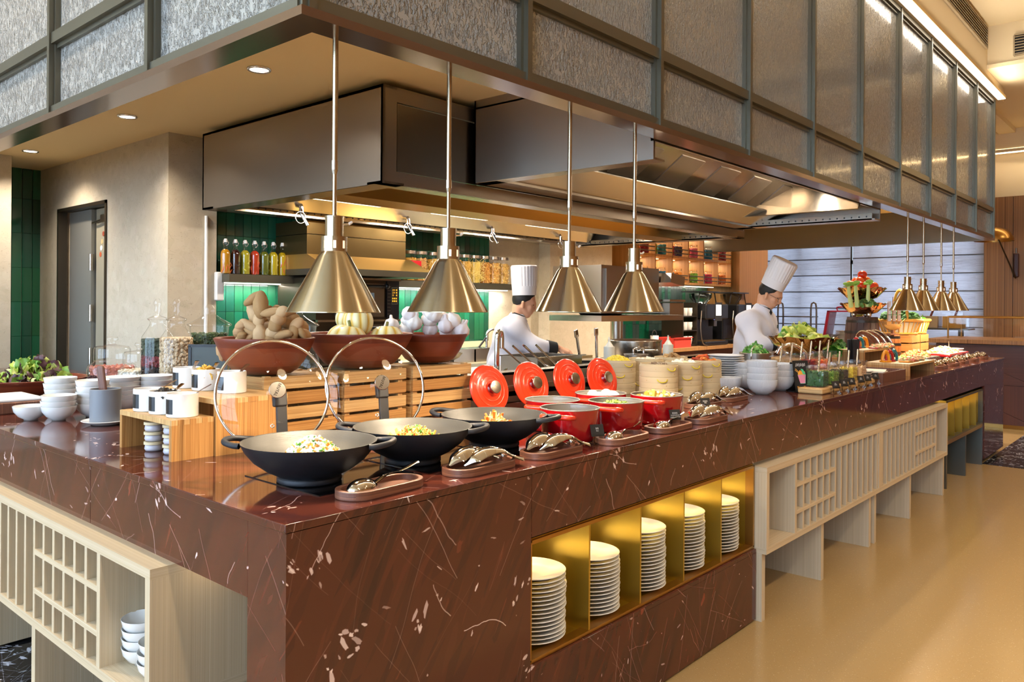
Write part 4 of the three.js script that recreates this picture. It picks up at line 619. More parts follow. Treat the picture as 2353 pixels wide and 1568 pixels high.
{
  const s = obj('saucer', lathe([[0, 0], [0.05, 0], [0.055, 0.004], [0.085, 0.016], [0.088, 0.018], [0.084, 0.019], [0.052, 0.008], [0, 0.008]], 44), M.white); s.position.set(0.32, TOP, -1.77); tag(s, 'white saucer under the grey cup', 'saucer');
  const c = obj('utensil_cup', lathe([[0, 0], [0.054, 0], [0.057, 0.004], [0.057, 0.132], [0.055, 0.134], [0.052, 0.132], [0.052, 0.006], [0, 0.006]], 44), M.greyCer); c.position.set(0.32, TOP + 0.0085, -1.77); tag(c, 'matt grey cylindrical cup on a white saucer', 'cup');
  const w = obj('wooden_spatula', planar(put(new THREE.CapsuleGeometry(0.016, 0.16, 4, 12), 0, 0.09, 0, 0, 0, 0, [1, 1, 0.35])), M.walnut); w.position.set(0.322, TOP + 0.05, -1.775); w.rotation.set(-0.05, -0.8, 0.1); tag(w, 'dark wooden spatula standing in the grey cup', 'spatula');
}
function riser(label, x0, x1, z0, z1, h, open) { // bridge of oak boards, open between its legs
  const g = thing('oak_riser', label, 'riser', [(x0 + x1) / 2, TOP, (z0 + z1) / 2]); const w = x1 - x0, d = z1 - z0, t = 0.016;
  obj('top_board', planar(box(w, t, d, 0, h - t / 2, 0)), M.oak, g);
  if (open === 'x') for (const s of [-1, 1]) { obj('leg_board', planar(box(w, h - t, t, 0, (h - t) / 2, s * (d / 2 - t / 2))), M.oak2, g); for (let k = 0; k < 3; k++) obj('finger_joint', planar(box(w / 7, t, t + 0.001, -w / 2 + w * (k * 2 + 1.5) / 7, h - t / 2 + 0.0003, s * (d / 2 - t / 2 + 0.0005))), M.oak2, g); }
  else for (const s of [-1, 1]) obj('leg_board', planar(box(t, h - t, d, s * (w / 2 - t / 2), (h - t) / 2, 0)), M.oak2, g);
}
riser('low oak riser carrying three white tubs', 0.15, 0.285, -1.22, -0.85, 0.125, 'x'); riser('taller oak riser beside the crates carrying white tubs', 0.288, 0.545, -1.35, -0.84, 0.178, 'x');
const blackLabel = std(0x15161a, 0.25);
function tub(x, y, z, label, content) {
  const g = thing('white_tub', label, 'tub', [x, y, z], -0.5); obj('tub_wall', lathe([[0, 0], [0.046, 0], [0.048, 0.003], [0.048, 0.072], [0.046, 0.074], [0.0435, 0.072], [0.0435, 0.006], [0, 0.006]], 44), M.white, g);
  obj('black_label', put(new THREE.CylinderGeometry(0.0484, 0.0484, 0.046, 12, 1, true, -0.42, 0.84), 0, 0.034, 0, 0, -1.0, 0), blackLabel, g); if (content) food('condiment', content[0], 'food', pile(0.041, 0.024, 60, content[1], [x, y + 0.05, z], content[2]));
  const s = thing('small_scoop', 'steel scoop stuck in the ' + label, 'scoop', [x + 0.012, y + 0.045, z + 0.01], rr(-2, -0.6)); obj('handle', ribbon([[0, 0, 0], [0.03, 0.03, 0], [0.07, 0.055, 0]], [0.004, 0.005, 0.008], 0.2), label.includes('third') ? M.walnut : M.mirrorSteel, s);
}
tub(0.21, TOP + 0.125, -1.14, 'first white tub on the low oak riser'); tub(0.215, TOP + 0.125, -1.035, 'second white tub on the low oak riser', ['dark pickled vegetables in the middle tub of the low riser', [['box', 0.02, 0.006, 0.012, 0x1c1914], ['box', 0.016, 0.006, 0.01, 0x2b2117]], 0x1a1712]); tub(0.22, TOP + 0.125, -0.925, 'third white tub on the low oak riser');
tub(0.4, TOP + 0.178, -1.26, 'first white tub on the taller oak riser'); tub(0.41, TOP + 0.178, -1.14, 'second white tub on the taller oak riser', ['yellow crisps in the middle tub of the taller riser', [['box', 0.03, 0.003, 0.02, 0xd9a83c], ['box', 0.026, 0.003, 0.018, 0xe4bd58]], 0xb98a2a]); tub(0.43, TOP + 0.178, -1.0, 'third white tub on the taller oak riser');
for (const [x, z, l] of [[0.2, -1.08, 'behind'], [0.215, -0.98, 'in front']]) for (let k = 0; k < 3; k++) { const g = thing('cork_jar', `small lidded jar ${['at the bottom', 'in the middle', 'on top'][k]} of the stack ${l} under the low riser`, 'jar', [x, TOP + k * 0.032, z]); obj('jar_body', lathe([[0, 0], [0.024, 0], [0.028, 0.008], [0.026, 0.018], [0.022, 0.022], [0, 0.022]], 28), std(0xbdb7bd, 0.3), g); obj('lid', cyl(0.03, 0.03, 0.009, 28, 0, 0.0265, 0), M.bamboo, g); }
{ const g = thing('steel_dish', 'low steel dish beside the low riser', 'dish', [0.43, TOP, -1.5]); obj('dish', lathe([[0, 0], [0.07, 0], [0.09, 0.02], [0.1, 0.022], [0.088, 0.018], [0, 0.006]], 40), M.mirrorSteel, g); obj('knob', sph(0.016, 14, 0, 0.03, 0), M.black, g); }
// glass jars of pulses
function beans(R, y0, y1, n, cols, size) { const out = [paint(flat(cyl(R * 0.93, R * 0.93, y1 - y0, 28, 0, (y0 + y1) / 2, 0)), cols[0])]; for (let i = 0; i < n; i++) { const top = rnd() < 0.16, a = rr(0, 6.28), q = top ? Math.sqrt(rnd()) : 1; out.push(paint(flat(put(chipG.ico.clone(), Math.cos(a) * R * 0.93 * q, top ? y1 : rr(y0, y1), Math.sin(a) * R * 0.93 * q, rr(0, 6), rr(0, 6), 0, size)), pick(cols))); } return mrg(out); }
function glassJar(label, [x, z], s, prof, lid, fill) {
  const g = thing('glass_jar', label, 'jar', [x, TOP, z]); g.scale.setScalar(s); obj('jar_wall', lathe(prof, 48), M.glass, g); obj('jar_lid', lathe(lid, 40), M.glass, g); fill(g); return g;
}
const apoth = [[0, 0.003], [0.07, 0.003], [0.075, 0.01], [0.075, 0.3], [0.072, 0.315], [0.05, 0.35], [0.036, 0.375], [0.034, 0.39], [0.045, 0.4]], apothLid = [[0, 0.398], [0.046, 0.4], [0.047, 0.406], [0.03, 0.414], [0.012, 0.42], [0.01, 0.43], [0.017, 0.445], [0.011, 0.46], [0.018, 0.475], [0.017, 0.49], [0.006, 0.505], [0, 0.508]];
glassJar('tall glass jar of pale chickpeas with a pointed stopper', [0.83, -2.24], 1, apoth, apothLid, (g) => { const m = obj('chickpeas', beans(0.073, 0.008, 0.31, 900, [0xb39a78, 0xc4ab88, 0x9c8464, 0xcdb696], 0.017), M.food, g); m.userData.kind = 'stuff'; });
glassJar('tall glass jar of dark red and green beans', [0.82, -2.42], 1, apoth, apothLid, (g) => { const m = obj('layered_beans', [beans(0.073, 0.008, 0.17, 400, [0x2a1a16, 0x35221a, 0x1e1512], 0.016), put(beans(0.073, 0.17, 0.22, 160, [0x7a1f26, 0x5c1a20], 0.016), 0, 0, 0), beans(0.073, 0.22, 0.3, 200, [0x24361c, 0x1d2b18], 0.014)], M.food, g); m.userData.kind = 'stuff'; });
const squat = [[0, 0.003], [0.1, 0.003], [0.106, 0.012], [0.106, 0.11], [0.1, 0.13], [0.075, 0.15], [0.074, 0.155]], squatLid = [[0.074, 0.152], [0.078, 0.155], [0.078, 0.205], [0.07, 0.218], [0.02, 0.226], [0.014, 0.23], [0.016, 0.24], [0.026, 0.25], [0.022, 0.262], [0, 0.264]];
glassJar('squat glass jar of dark red beans under a domed lid', [0.78, -2.86], 1.15, squat, squatLid, (g) => { const m = obj('red_beans', [beans(0.1, 0.008, 0.085, 500, [0x3a1218, 0x4c161e, 0x2c0e12], 0.014), beans(0.095, 0.085, 0.125, 160, [0xb06a58, 0x9c5a4c], 0.014)], M.food, g); m.userData.kind = 'stuff'; });
glassJar('squat glass jar of white beans under a domed lid', [0.84, -2.66], 1.05, squat, squatLid, (g) => { const m = obj('white_beans', beans(0.1, 0.008, 0.125, 640, [0xc9bda6, 0xd8cebb, 0xb5a78e], 0.015), M.food, g); m.userData.kind = 'stuff'; });
const urn = [[0, 0.003], [0.05, 0.003], [0.052, 0.02], [0.03, 0.05], [0.03, 0.06], [0.085, 0.12], [0.1, 0.17], [0.088, 0.215], [0.075, 0.225], [0.078, 0.24], [0.085, 0.33], [0.086, 0.335]], urnLid = [[0.088, 0.332], [0.098, 0.338], [0.096, 0.344], [0.05, 0.37], [0.03, 0.385], [0.02, 0.39], [0.026, 0.405], [0.02, 0.42], [0.012, 0.432], [0, 0.436]];
const yellowUrn = glassJar('footed glass urn of yellow lentils and green beans', [1.02, -2.28], 1.1, urn, urnLid, (g) => { const m = obj('lentils', [paint(flat(lathe([[0, 0.062], [0.03, 0.064], [0.08, 0.118], [0.096, 0.17], [0.084, 0.212], [0, 0.213]], 36)), 0xbfa41e), beans(0.08, 0.24, 0.3, 260, [0x2c3c16, 0x3a4a1c], 0.012), beans(0.06, 0.205, 0.24, 120, [0x3a6a2a, 0x4a7a30], 0.012)], M.food, g); m.userData.kind = 'stuff'; });
glassJar('glass urn partly hidden behind the ginger bowl', [1.35, -2.0], 1.1, urn, urnLid, (g) => { const m = obj('lentils', beans(0.075, 0.24, 0.29, 100, [0x9a8a4a], 0.012), M.food, g); m.userData.kind = 'stuff'; });
{ const g = thing('picture_frame', 'small black stand frame behind the taller riser', 'frame', [0.72, TOP, -1.72], -0.75); obj('frame', [box(0.012, 0.2, 0.012, -0.075, 0.2, 0), box(0.162, 0.012, 0.012, 0, 0.3, 0), box(0.012, 0.2, 0.012, 0.075, 0.2, 0), box(0.16, 0.012, 0.06, 0, 0.1, 0), box(0.03, 0.1, 0.03, 0, 0.05, 0)], M.black, g); obj('print', box(0.138, 0.188, 0.003, 0, 0.2, 0), std(0x33372c, 0.3), g); }
// =====================================================================  FAR HALF OF THE COUNTER
{ // black tent sign with a noodle box drawing
  const g = thing('tent_sign', 'black standing sign with a coloured noodle drawing', 'sign', [3.5, TOP, -0.23], -0.55);
  const t = tex(256, 512, (c, w, h) => {
    c.fillStyle = '#10161a'; c.fillRect(0, 0, w, h); c.strokeStyle = '#e8e8e4'; c.lineWidth = 6; c.font = 'bold 44px sans-serif'; c.fillStyle = '#f0f0ea'; c.textAlign = 'center'; for (let k = 0; k < 9; k++) { c.beginPath(); c.moveTo(40 + k * 20, 96 - 5 * (k % 3)); c.lineTo(56 + k * 18, 40 + 8 * (k % 2)); c.stroke(); }
    c.fillStyle = '#e69a2c'; c.beginPath(); c.moveTo(62, 210); c.lineTo(104, 150); c.lineTo(150, 190); c.lineTo(190, 170); c.lineTo(196, 230); c.lineTo(66, 240); c.fill(); c.strokeStyle = '#f2b34a'; c.lineWidth = 8; c.beginPath(); c.moveTo(20, 150); c.lineTo(90, 210); c.moveTo(28, 128); c.lineTo(100, 200); c.stroke();
    c.fillStyle = '#4fbf8a'; c.beginPath(); c.moveTo(120, 130); c.lineTo(160, 140); c.lineTo(200, 220); c.lineTo(150, 220); c.fill(); c.fillStyle = '#d987a0'; c.beginPath(); c.moveTo(58, 230); c.lineTo(200, 230); c.lineTo(176, 372); c.lineTo(88, 372); c.fill(); c.strokeStyle = '#58c89a'; c.lineWidth = 5; c.stroke();
    c.fillStyle = '#f0a030'; c.font = 'bold 50px serif'; c.fillText('Noodles', w / 2, 452);
  });
  obj('panel', box(0.1, 0.18, 0.004, 0, 0.09, 0, -0.2), M.black, g); obj('print', put(new THREE.PlaneGeometry(0.098, 0.178), 0, 0.0903, 0.0026, -0.2), std(0xffffff, 0.45, 0, { map: t }), g); obj('strut', box(0.1, 0.17, 0.004, 0, 0.085, -0.055, 0.2), M.black, g); obj('foot', box(0.1, 0.004, 0.07, 0, 0.002, -0.03), M.black, g);
}
const jarShell = mrg([box(0.1, 0.12, 0.003, 0, 0.06, 0.0485), box(0.1, 0.12, 0.003, 0, 0.06, -0.0485), box(0.003, 0.12, 0.094, 0.0485, 0.06, 0), box(0.003, 0.12, 0.094, -0.0485, 0.06, 0), box(0.1, 0.004, 0.1, 0, 0.002, 0)]);
function board(label, x0, x1, z, d, h, y = TOP) { const g = obj('serving_board', planar(rbox(x1 - x0, h, d, 0.01, (x0 + x1) / 2, y + h / 2, z), true), M.oak); return tag(g, label, 'board'); }
board('front oak board under the square condiment jars', 3.44, 4.36, -0.16, 0.14, 0.032); board('rear raised oak board under the sauce jars', 3.62, 4.6, -0.44, 0.15, 0.075);
function condJar(x, z, y, label, cols, lvl, H = 1) {
  const g = thing('square_jar', 'square glass jar ' + label, 'jar', [x, y, z], 0.02); obj('glass_wall', jarShell.clone().scale(1, H, 1), M.glass, g);
  const parts = [paint(flat(box(0.088, lvl - 0.012, 0.088, 0, lvl / 2 + 0.001, 0)), cols[0])]; for (let i = 0; i < 80; i++) { const s = Math.floor(rnd() * 3); parts.push(paint(flat(put(chipG.ico.clone(), s === 0 ? -0.043 : s === 1 ? rr(-0.043, 0.043) : rr(-0.043, 0.043), s === 2 ? lvl - 0.004 : rr(0.008, lvl), s === 1 ? 0.043 : rr(-0.043, 0.043), rr(0, 6), rr(0, 6), 0, [0.014, 0.007, 0.012])), pick(cols))); }
  const m = obj('filling', mrg(parts), M.food, g); m.userData.kind = 'stuff';
  const s = thing('jar_spoon', 'slim steel spoon standing in the jar ' + label, 'spoon', [x, y + 0.06, z], 0.35); obj('handle', bar([0, 0, 0], [0.095, 0.115, 0.01], 0.004, 10), M.mirrorSteel, s); obj('grip', bar([0.04, 0.048, 0.004], [0.1, 0.121, 0.0105], 0.0062, 10), M.steel, s);
}
[['of chopped coriander', [0x2f5a2c, 0x3d7034, 0x24492a], 0.09], ['of chopped spring onion', [0x6a8a2e, 0x4c7428, 0x93a84a], 0.08], ['of dark chopped olives', [0x3a3320, 0x57502c, 0x241f16], 0.08], ['of yellow diced mango', [0xd2b83c, 0xe2cf62, 0xb99c2c], 0.085], ['of pale peeled prawns', [0xd7b184, 0xe4c8a0, 0xc49a6a], 0.085]].forEach(([l, c, v], i) => condJar(3.56 + i * 0.165, -0.16, TOP + 0.032, l, c, v));
[['of dark soy sauce', [0x17120c, 0x1d160e], 0.05], ['of olive oil sauce', [0x5a531e, 0x6a621f], 0.05], ['of brown vinegar', [0x3a1c10, 0x4a2614], 0.055], ['of red chilli sauce', [0x7a0f10, 0xb53c22], 0.07], ['of orange pepper cubes', [0xd4521c, 0xe0702c], 0.06], ['of clear sauce', [0xa8a08a, 0x8f8468], 0.03]].forEach(([l, c, v], i) => condJar(3.7 + i * 0.158, -0.44, TOP + 0.075, l, c, v, 0.95));
[['##', '###'], ['##', '###'], ['##', '###'], ['##', '###'], ['##', '###'], ['##', '###']].forEach((t, i) => nameCard([3.58, 3.73, 3.87, 4.05, 4.19, 4.36][i], -0.065 - 0.004 * i, -0.5, `small black condiment card, ${['first', 'second', 'third', 'fourth', 'fifth', 'sixth'][i]} from the noodle sign`, t));
nameCard(4.55, -0.3, -0.5, 'small black card behind the last condiment jar', ['', '']);
stack(plateG.clone().scale(0.6, 0.9, 0.6), 5, 0.014, [4.42, TOP, -0.19], 'sauce_dish', 'small white dish in the stack behind the condiment cards', 'dish', 'small white dishes', M.white);
{ // dark tray of napkins
  const g = thing('napkin_box', 'dark wooden open box holding napkins', 'box', [4.68, TOP, -0.2]); const w = M.walnut;
  obj('side', planar(box(0.5, 0.062, 0.008, 0, 0.031, 0.134)), w, g); obj('side', planar(box(0.5, 0.062, 0.008, 0, 0.031, -0.134)), w, g); obj('side', planar(box(0.008, 0.062, 0.276, -0.25, 0.031, 0)), w, g); obj('side', planar(box(0.008, 0.062, 0.276, 0.25, 0.031, 0)), w, g); obj('base', planar(box(0.5, 0.006, 0.27, 0, 0.003, 0)), w, g);
  for (let k = 0; k < 7; k++) { const m = obj('napkin', put(new THREE.BoxGeometry(0.22, 0.004, 0.2), 4.6, TOP + 0.012 + k * 0.009, -0.2, rr(-0.02, 0.02), rr(-0.2, 0.3), rr(-0.05, 0.05)), std(0xe6dfd2, 0.9)); tag(m, k === 6 ? 'topmost folded white napkin in the dark wooden box' : 'folded white napkin in the dark wooden box', 'napkin', 'napkins in the box'); }
}
riser('low pale riser with small canape boats on top', 5.1, 5.78, -0.38, -0.08, 0.085, 'z'); riser('higher pale riser behind the low one', 5.2, 5.78, -0.66, -0.42, 0.165, 'z');
const boatCols = [[0xd98a1a, 'orange'], [0xa51c22, 'red'], [0x1f6f78, 'teal']];
function boats(x0, z, y, where, off) {
  boatCols.forEach((_, k) => {
    const [c, n] = boatCols[(k + off) % 3], m = phy(c, 0.25, 0, { clearcoat: 0.6 }); const g = thing('canape_holder', `${n} arched canape holder on the ${where} riser`, 'holder', [x0 + k * 0.1, y, z], -0.5);
    obj('arch', put(new THREE.TorusGeometry(0.03, 0.008, 8, 24, PI), 0, 0.012, 0, 0, 0, 0, [1, 2.1, 1.6]), m, g); obj('base', rbox(0.07, 0.012, 0.05, 0.004, 0, 0.006, 0), m, g);
    const p = thing('canape_plate', `${n} flat canape plate on the ${where} riser`, 'plate', [x0 + 0.12 + k * 0.15, y, z + 0.11], 0); obj('dish', rbox(0.14, 0.012, 0.07, 0.005, 0, 0.006, 0), m, p);
    food('canape_filling', `colourful canapes on the ${n} plate of the ${where} riser`, 'food', pile(0.05, 0.02, 40, [['ico', 0.02, 0.012, 0.016, 0xd9b27c], ['ico', 0.016, 0.01, 0.014, 0xc86a5a], ['ico', 0.014, 0.01, 0.012, 0x8ea65a]], [x0 + 0.12 + k * 0.15, y + 0.012, z + 0.11], 0xcfa87a));
  });
}
boats(5.2, -0.27, TOP + 0.085, 'low', 0); boats(5.45, -0.56, TOP + 0.165, 'higher', 1);
crate('low slatted crate under the mirrored lettuce bowl', 4.55, 5.05, -0.94, -0.66, 0.12, TOP, M.oak, 2);
function wavyBowl(label, x, y, z, R, H, name = 'mirror_bowl') { // mirror polished bowl with a flower shaped, dimpled wall
  const g = lathe([[0, 0.02], [R * 0.35, 0.02], [R * 0.62, H * 0.3], [R * 0.85, H * 0.65], [R, H], [R * 0.985, H], [R * 0.82, H * 0.66], [R * 0.6, H * 0.33], [R * 0.33, 0.026], [0, 0.026]], 96), p = g.attributes.position;
  for (let i = 0; i < p.count; i++) { const X = p.getX(i), Y = p.getY(i), Z = p.getZ(i), a = Math.atan2(Z, X), t = Y / H, k = 1 + 0.05 * t * Math.sin(a * 12 + 9 * t) + 0.03 * Math.sin(a * 18) * Math.sin(t * 14); p.setXYZ(i, X * k, Y + 0.05 * H * t * t * Math.cos(a * 6), Z * k); }
  g.computeVertexNormals(); const o = thing(name, label, 'bowl', [x, y, z]); obj('shell', g, std(0xb59a76, 0.06, 1), o); for (let k = 0; k < 3; k++) obj('foot', sph(0.022, 14, Math.cos(k * 2.1) * R * 0.4, 0.016, Math.sin(k * 2.1) * R * 0.4), M.chrome, o); return o;
}
wavyBowl('mirror polished wavy bowl of lettuce in front of the chef with glasses', 4.95, TOP + 0.12, -0.79, 0.25, 0.14);
leafPile('lettuce_heads', 'yellow green lettuce and cabbage heaped in the mirrored bowl', 4.95, TOP + 0.2, -0.79, 0.19, 0.14, 80, [0xd8dc6a, 0xe6e58c, 0xc9cf58, 0xb7c04a, 0x6d9a36]);
leafPile('herb_bunch', 'dark green herbs along the side of the mirrored bowl', 5.06, TOP + 0.2, -0.62, 0.1, 0.05, 34, [0x4a7a2a, 0x3c6a24, 0x5f8f34]);
wavyBowl('smaller mirrored bowl with spinach beside the black straws', 5.24, TOP, -0.8, 0.15, 0.12);
leafPile('spinach_leaves', 'bright green spinach leaves spilling from the smaller mirrored bowl', 5.24, TOP + 0.13, -0.78, 0.2, 0.08, 100, [0x4f9a2c, 0x5fae36, 0x3f8424, 0x79b84a]);
{ const g = thing('steel_bucket', 'steel handled pot of basil in front of the chef with glasses', 'pot', [4.15, TOP, -0.8]); obj('wall', lathe([[0, 0], [0.1, 0], [0.103, 0.004], [0.103, 0.17], [0.106, 0.175], [0.1, 0.172], [0.099, 0.006], [0, 0.006]], 44), M.steelSoft, g); obj('handle', tube([[-0.105, 0.08, 0.02], [-0.13, 0.12, 0.03], [-0.12, 0.2, 0.03], [-0.05, 0.22, 0.02]], 0.005, 20, 8), M.chrome, g); leafPile('basil_leaves', 'fresh basil leaves in the steel handled pot', 4.15, TOP + 0.15, -0.8, 0.09, 0.09, 46, [0x5a9a36, 0x74ad48, 0x467f2a, 0x93be62]); }
function gooseneck(label, pts, r, pos) { const g = thing('faucet', label, 'faucet', pos); obj('spout', tube(pts, r, 40, 12), M.chrome, g); obj('base', cyl(0.026, 0.03, 0.03, 20, 0, 0.015, 0), M.chrome, g); obj('lever', bar([0.02, 0.06, 0], [0.07, 0.09, 0.01], 0.006), M.chrome, g); }
gooseneck('chrome arched faucet in front of the low crate', [[0, 0, 0], [0, 0.13, 0], [-0.02, 0.19, -0.03], [-0.08, 0.225, -0.08], [-0.14, 0.2, -0.13], [-0.16, 0.16, -0.15]], 0.014, [4.5, TOP, -0.58]);
{ const g = thing('straw_holder', 'black flared holder full of black straws on a wood block', 'holder', [5.08, TOP, -0.46]); obj('block', planar(box(0.13, 0.07, 0.1, 0, 0.035, 0)), M.oak, g); obj('holder', box(0.1, 0.01, 0.08, 0, 0.075, 0), M.black, g); for (let k = 0; k < 16; k++) { const a = -0.05 + 0.0067 * k; obj('straw', bar([a, 0.075, 0.02 - 0.04 * (k % 2)], [a * 1.35, 0.25, 0.02 - 0.04 * (k % 2)], 0.0055, 8), k % 3 ? std(0x23262c, 0.4) : M.black, g); } }
// barrels, mirrored fruit bowls, tomatoes
const barrelM = std(0x8c6a50, 0.55, 0, { map: walnutT });
function barrel(label, x, z, y, R, H, mat) {
  const g = thing('wooden_barrel', label, 'barrel', [x, y, z]); const n = 16;
  for (let k = 0; k < n; k++) { const a0 = k * 2 * PI / n, s = new THREE.LatheGeometry([[0.86, 0], [0.95, 0.2], [1, 0.5], [0.95, 0.8], [0.86, 1]].map(([r, t]) => new THREE.Vector2(r * R, t * H)), 3, a0 + 0.015, 2 * PI / n - 0.03); obj('stave', planar(s), mat, g); }
  obj('core', lathe([[0, 0.01], [0.83 * R, 0.01], [0.97 * R, 0.5 * H], [0.83 * R, H - 0.01], [0, H - 0.01]], 32), M.walnut, g);
  for (const t of [0.1, 0.35, 0.66, 0.9]) { const r = R * (0.86 + 0.14 * Math.sin(t * PI)) + 0.003; obj('hoop', put(new THREE.CylinderGeometry(r, r, 0.022, 36, 1, true), 0, t * H, 0), std(0x3b3632, 0.4, 0.8), g); }
}
barrel('dark wooden barrel carrying the mirrored tomato bowls', 6.55, -0.86, TOP, 0.15, 0.4, barrelM); barrel('small brown barrel under the model ship', 6.5, -0.62, TOP, 0.1, 0.25, std(0xb07c4e, 0.5, 0, { map: oakT }));
wavyBowl('lower mirrored bowl with celery on the dark barrel', 6.5, 1.325, -0.84, 0.19, 0.12); wavyBowl('upper mirrored bowl heaped with tomatoes', 6.53, 1.455, -0.86, 0.2, 0.13);
const tomG = put(new THREE.SphereGeometry(0.042, 20, 14), 0, 0, 0, 0, 0, 0, [1, 0.86, 1]);
[[-0.13, 0, 0.03, 0], [-0.05, 0.0, 0.09, 0], [0.04, 0.0, 0.09, 1], [0.12, 0.0, 0.03, 0], [-0.1, 0.012, -0.07, 1], [0.02, 0.012, -0.1, 0], [0.1, 0.01, -0.07, 0], [-0.06, 0.045, 0.0, 1], [0.05, 0.05, 0.02, 2], [0.0, 0.045, -0.05, 1], [0.01, 0.105, 0.0, 0]].forEach(([a, b, c, k], i) => { const g = thing('tomato', i === 10 ? 'red tomato on the very top of the heap' : ['ripe red tomato heaped in the mirrored bowl', 'orange red tomato heaped in the mirrored bowl', 'orange tomato heaped in the mirrored bowl'][k], 'tomato', [6.53 + a, 1.6 + b, -0.86 + c], 0, 'tomatoes in the mirrored bowl'); obj('fruit', tomG, phy([0xc8321a, 0xdb5a24, 0xe0702a][k], 0.18, 0, { clearcoat: 0.6 }), g); obj('calyx', put(new THREE.ConeGeometry(0.012, 0.008, 6), 0, 0.036, 0), std(0x5a7a2a, 0.7), g); });
for (const [l, a, t] of [['celery stalk standing left of the tomato bowl', -0.2, 0.38], ['celery stalk leaning on the tomato bowl', -0.04, -0.08], ['fennel stalk between the mirrored bowls', -0.14, 0.26]]) { const g = thing('celery_stalk', l, 'celery', [6.36 + a * 0.6, 1.42, -0.72 + a * 0.7], 0); g.rotation.z = t; obj('stalk', put(new THREE.CylinderGeometry(0.014, 0.02, 0.2, 12), 0, 0.09, 0), std(0xbfd088, 0.4), g); for (let k = 0; k < 5; k++) obj('leaf', put(new THREE.SphereGeometry(0.018, 8, 6), 0.02 * Math.cos(k * 1.3), 0.19 + 0.014 * (k % 3), 0.02 * Math.sin(k * 1.3), 0.5 * k, k, 0.4, [0.9, 1.6, 0.25]), std(k % 2 ? 0x7ea63c : 0x93b84e, 0.6), g); }
leafPile('dill_fronds', 'feathery dill between the two mirrored bowls', 6.36, 1.42, -0.76, 0.1, 0.05, 40, [0x4f7a30, 0x6a9440, 0x39602a]);
{ // model sailing ship
  const g = thing('model_ship', 'small model sailing ship with white sails on the small barrel', 'model', [6.4, TOP + 0.25, -0.56], -0.6); const wd = std(0x9a6a32, 0.5);
  obj('hull', put(new THREE.SphereGeometry(0.06, 20, 10, 0, 2 * PI, PI / 2, PI / 2), 0, 0.09, 0, 0, 0, 0, [1.5, 0.9, 0.55]), wd, g); obj('deck', [box(0.15, 0.006, 0.055, 0, 0.09, 0), box(0.05, 0.03, 0.05, -0.055, 0.1, 0)], wd, g); obj('stand', [box(0.08, 0.012, 0.05, 0, 0.006, 0), box(0.012, 0.05, 0.03, 0, 0.03, 0)], M.walnut, g);
  for (const x of [-0.05, 0, 0.05]) obj('mast', bar([x, 0.09, 0], [x, 0.33 - Math.abs(x), 0], 0.003), wd, g); const sailM = std(0xe8d8d2, 0.8);
  for (const x of [-0.05, 0, 0.05]) for (let k = 0; k < 3; k++) obj('sail', put(new THREE.CylinderGeometry(0.05, 0.05, 0.055, 8, 1, true, -0.5, 1.0), x - 0.03, 0.145 + k * 0.06, 0, 0, PI / 2, 0), sailM, g);
  obj('bowsprit', bar([0.08, 0.1, 0], [0.13, 0.14, 0], 0.003), wd, g);
}
for (const [l, x] of [['nearest of three glass pan lids leaning behind the canapes', 5.92], ['middle of three glass pan lids leaning behind the canapes', 6.08], ['farthest of three glass pan lids leaning behind the canapes', 6.24]]) { const g = thing('pan_cover', l, 'lid', [x, TOP + 0.15, -0.6]); tilted(g, [0.9, 0.5, 0.65]); obj('glass', lathe([[0.155, 0], [0.13, 0.014], [0.08, 0.028], [0, 0.034]], 44), M.glassThick, g); obj('rim', tor(0.156, 0.006, 8, 56, 0, 0, 0, PI / 2), M.chrome, g); obj('knob', lathe([[0, 0.034], [0.01, 0.034], [0.01, 0.05], [0.024, 0.058], [0.02, 0.07], [0, 0.072]], 24), M.chrome, g); }
crate('pale slatted crate under the wicker baskets, left', 6.85, 7.12, -0.78, -0.52, 0.24, TOP, std(0xe8c898, 0.5, 0, { map: oakT }), 3); crate('pale slatted crate under the wicker baskets, right', 7.14, 7.42, -0.78, -0.52, 0.24, TOP, std(0xe8c898, 0.5, 0, { map: oakT }), 3);
const wickM = std(0xc9943a, 0.5);
function basket(label, x, z, y, R, H) {
  const g = thing('wicker_basket', label, 'basket', [x, y, z]); obj('rim', tor(R, 0.014, 8, 44, 0, H, 0, PI / 2), wickM, g); obj('base_ring', tor(R * 0.75, 0.01, 8, 40, 0, 0.01, 0, PI / 2), wickM, g);
  for (let k = 0; k < 26; k++) { const a = k * 2 * PI / 26; obj('rib', bar([Math.cos(a) * R * 0.75, 0.01, Math.sin(a) * R * 0.75], [Math.cos(a) * R, H, Math.sin(a) * R], 0.0045, 6), wickM, g); }
  obj('liner', put(new THREE.CylinderGeometry(R * 0.94, R * 0.72, H - 0.01, 32, 1, true), 0, H / 2, 0), std(0xb9b29a, 0.8), g);
  if (R > 0.17) obj('handle', put(new THREE.TorusGeometry(R * 0.98, 0.012, 8, 32, PI), 0, H, 0, 0, 0.6, 0, [1, 1.5, 1]), wickM, g);
}
basket('wicker basket of broccoli behind the model ship', 6.98, -0.66, TOP + 0.24, 0.19, 0.13); basket('wicker basket of peppers, right of the broccoli', 7.33, -0.64, TOP + 0.24, 0.15, 0.13);
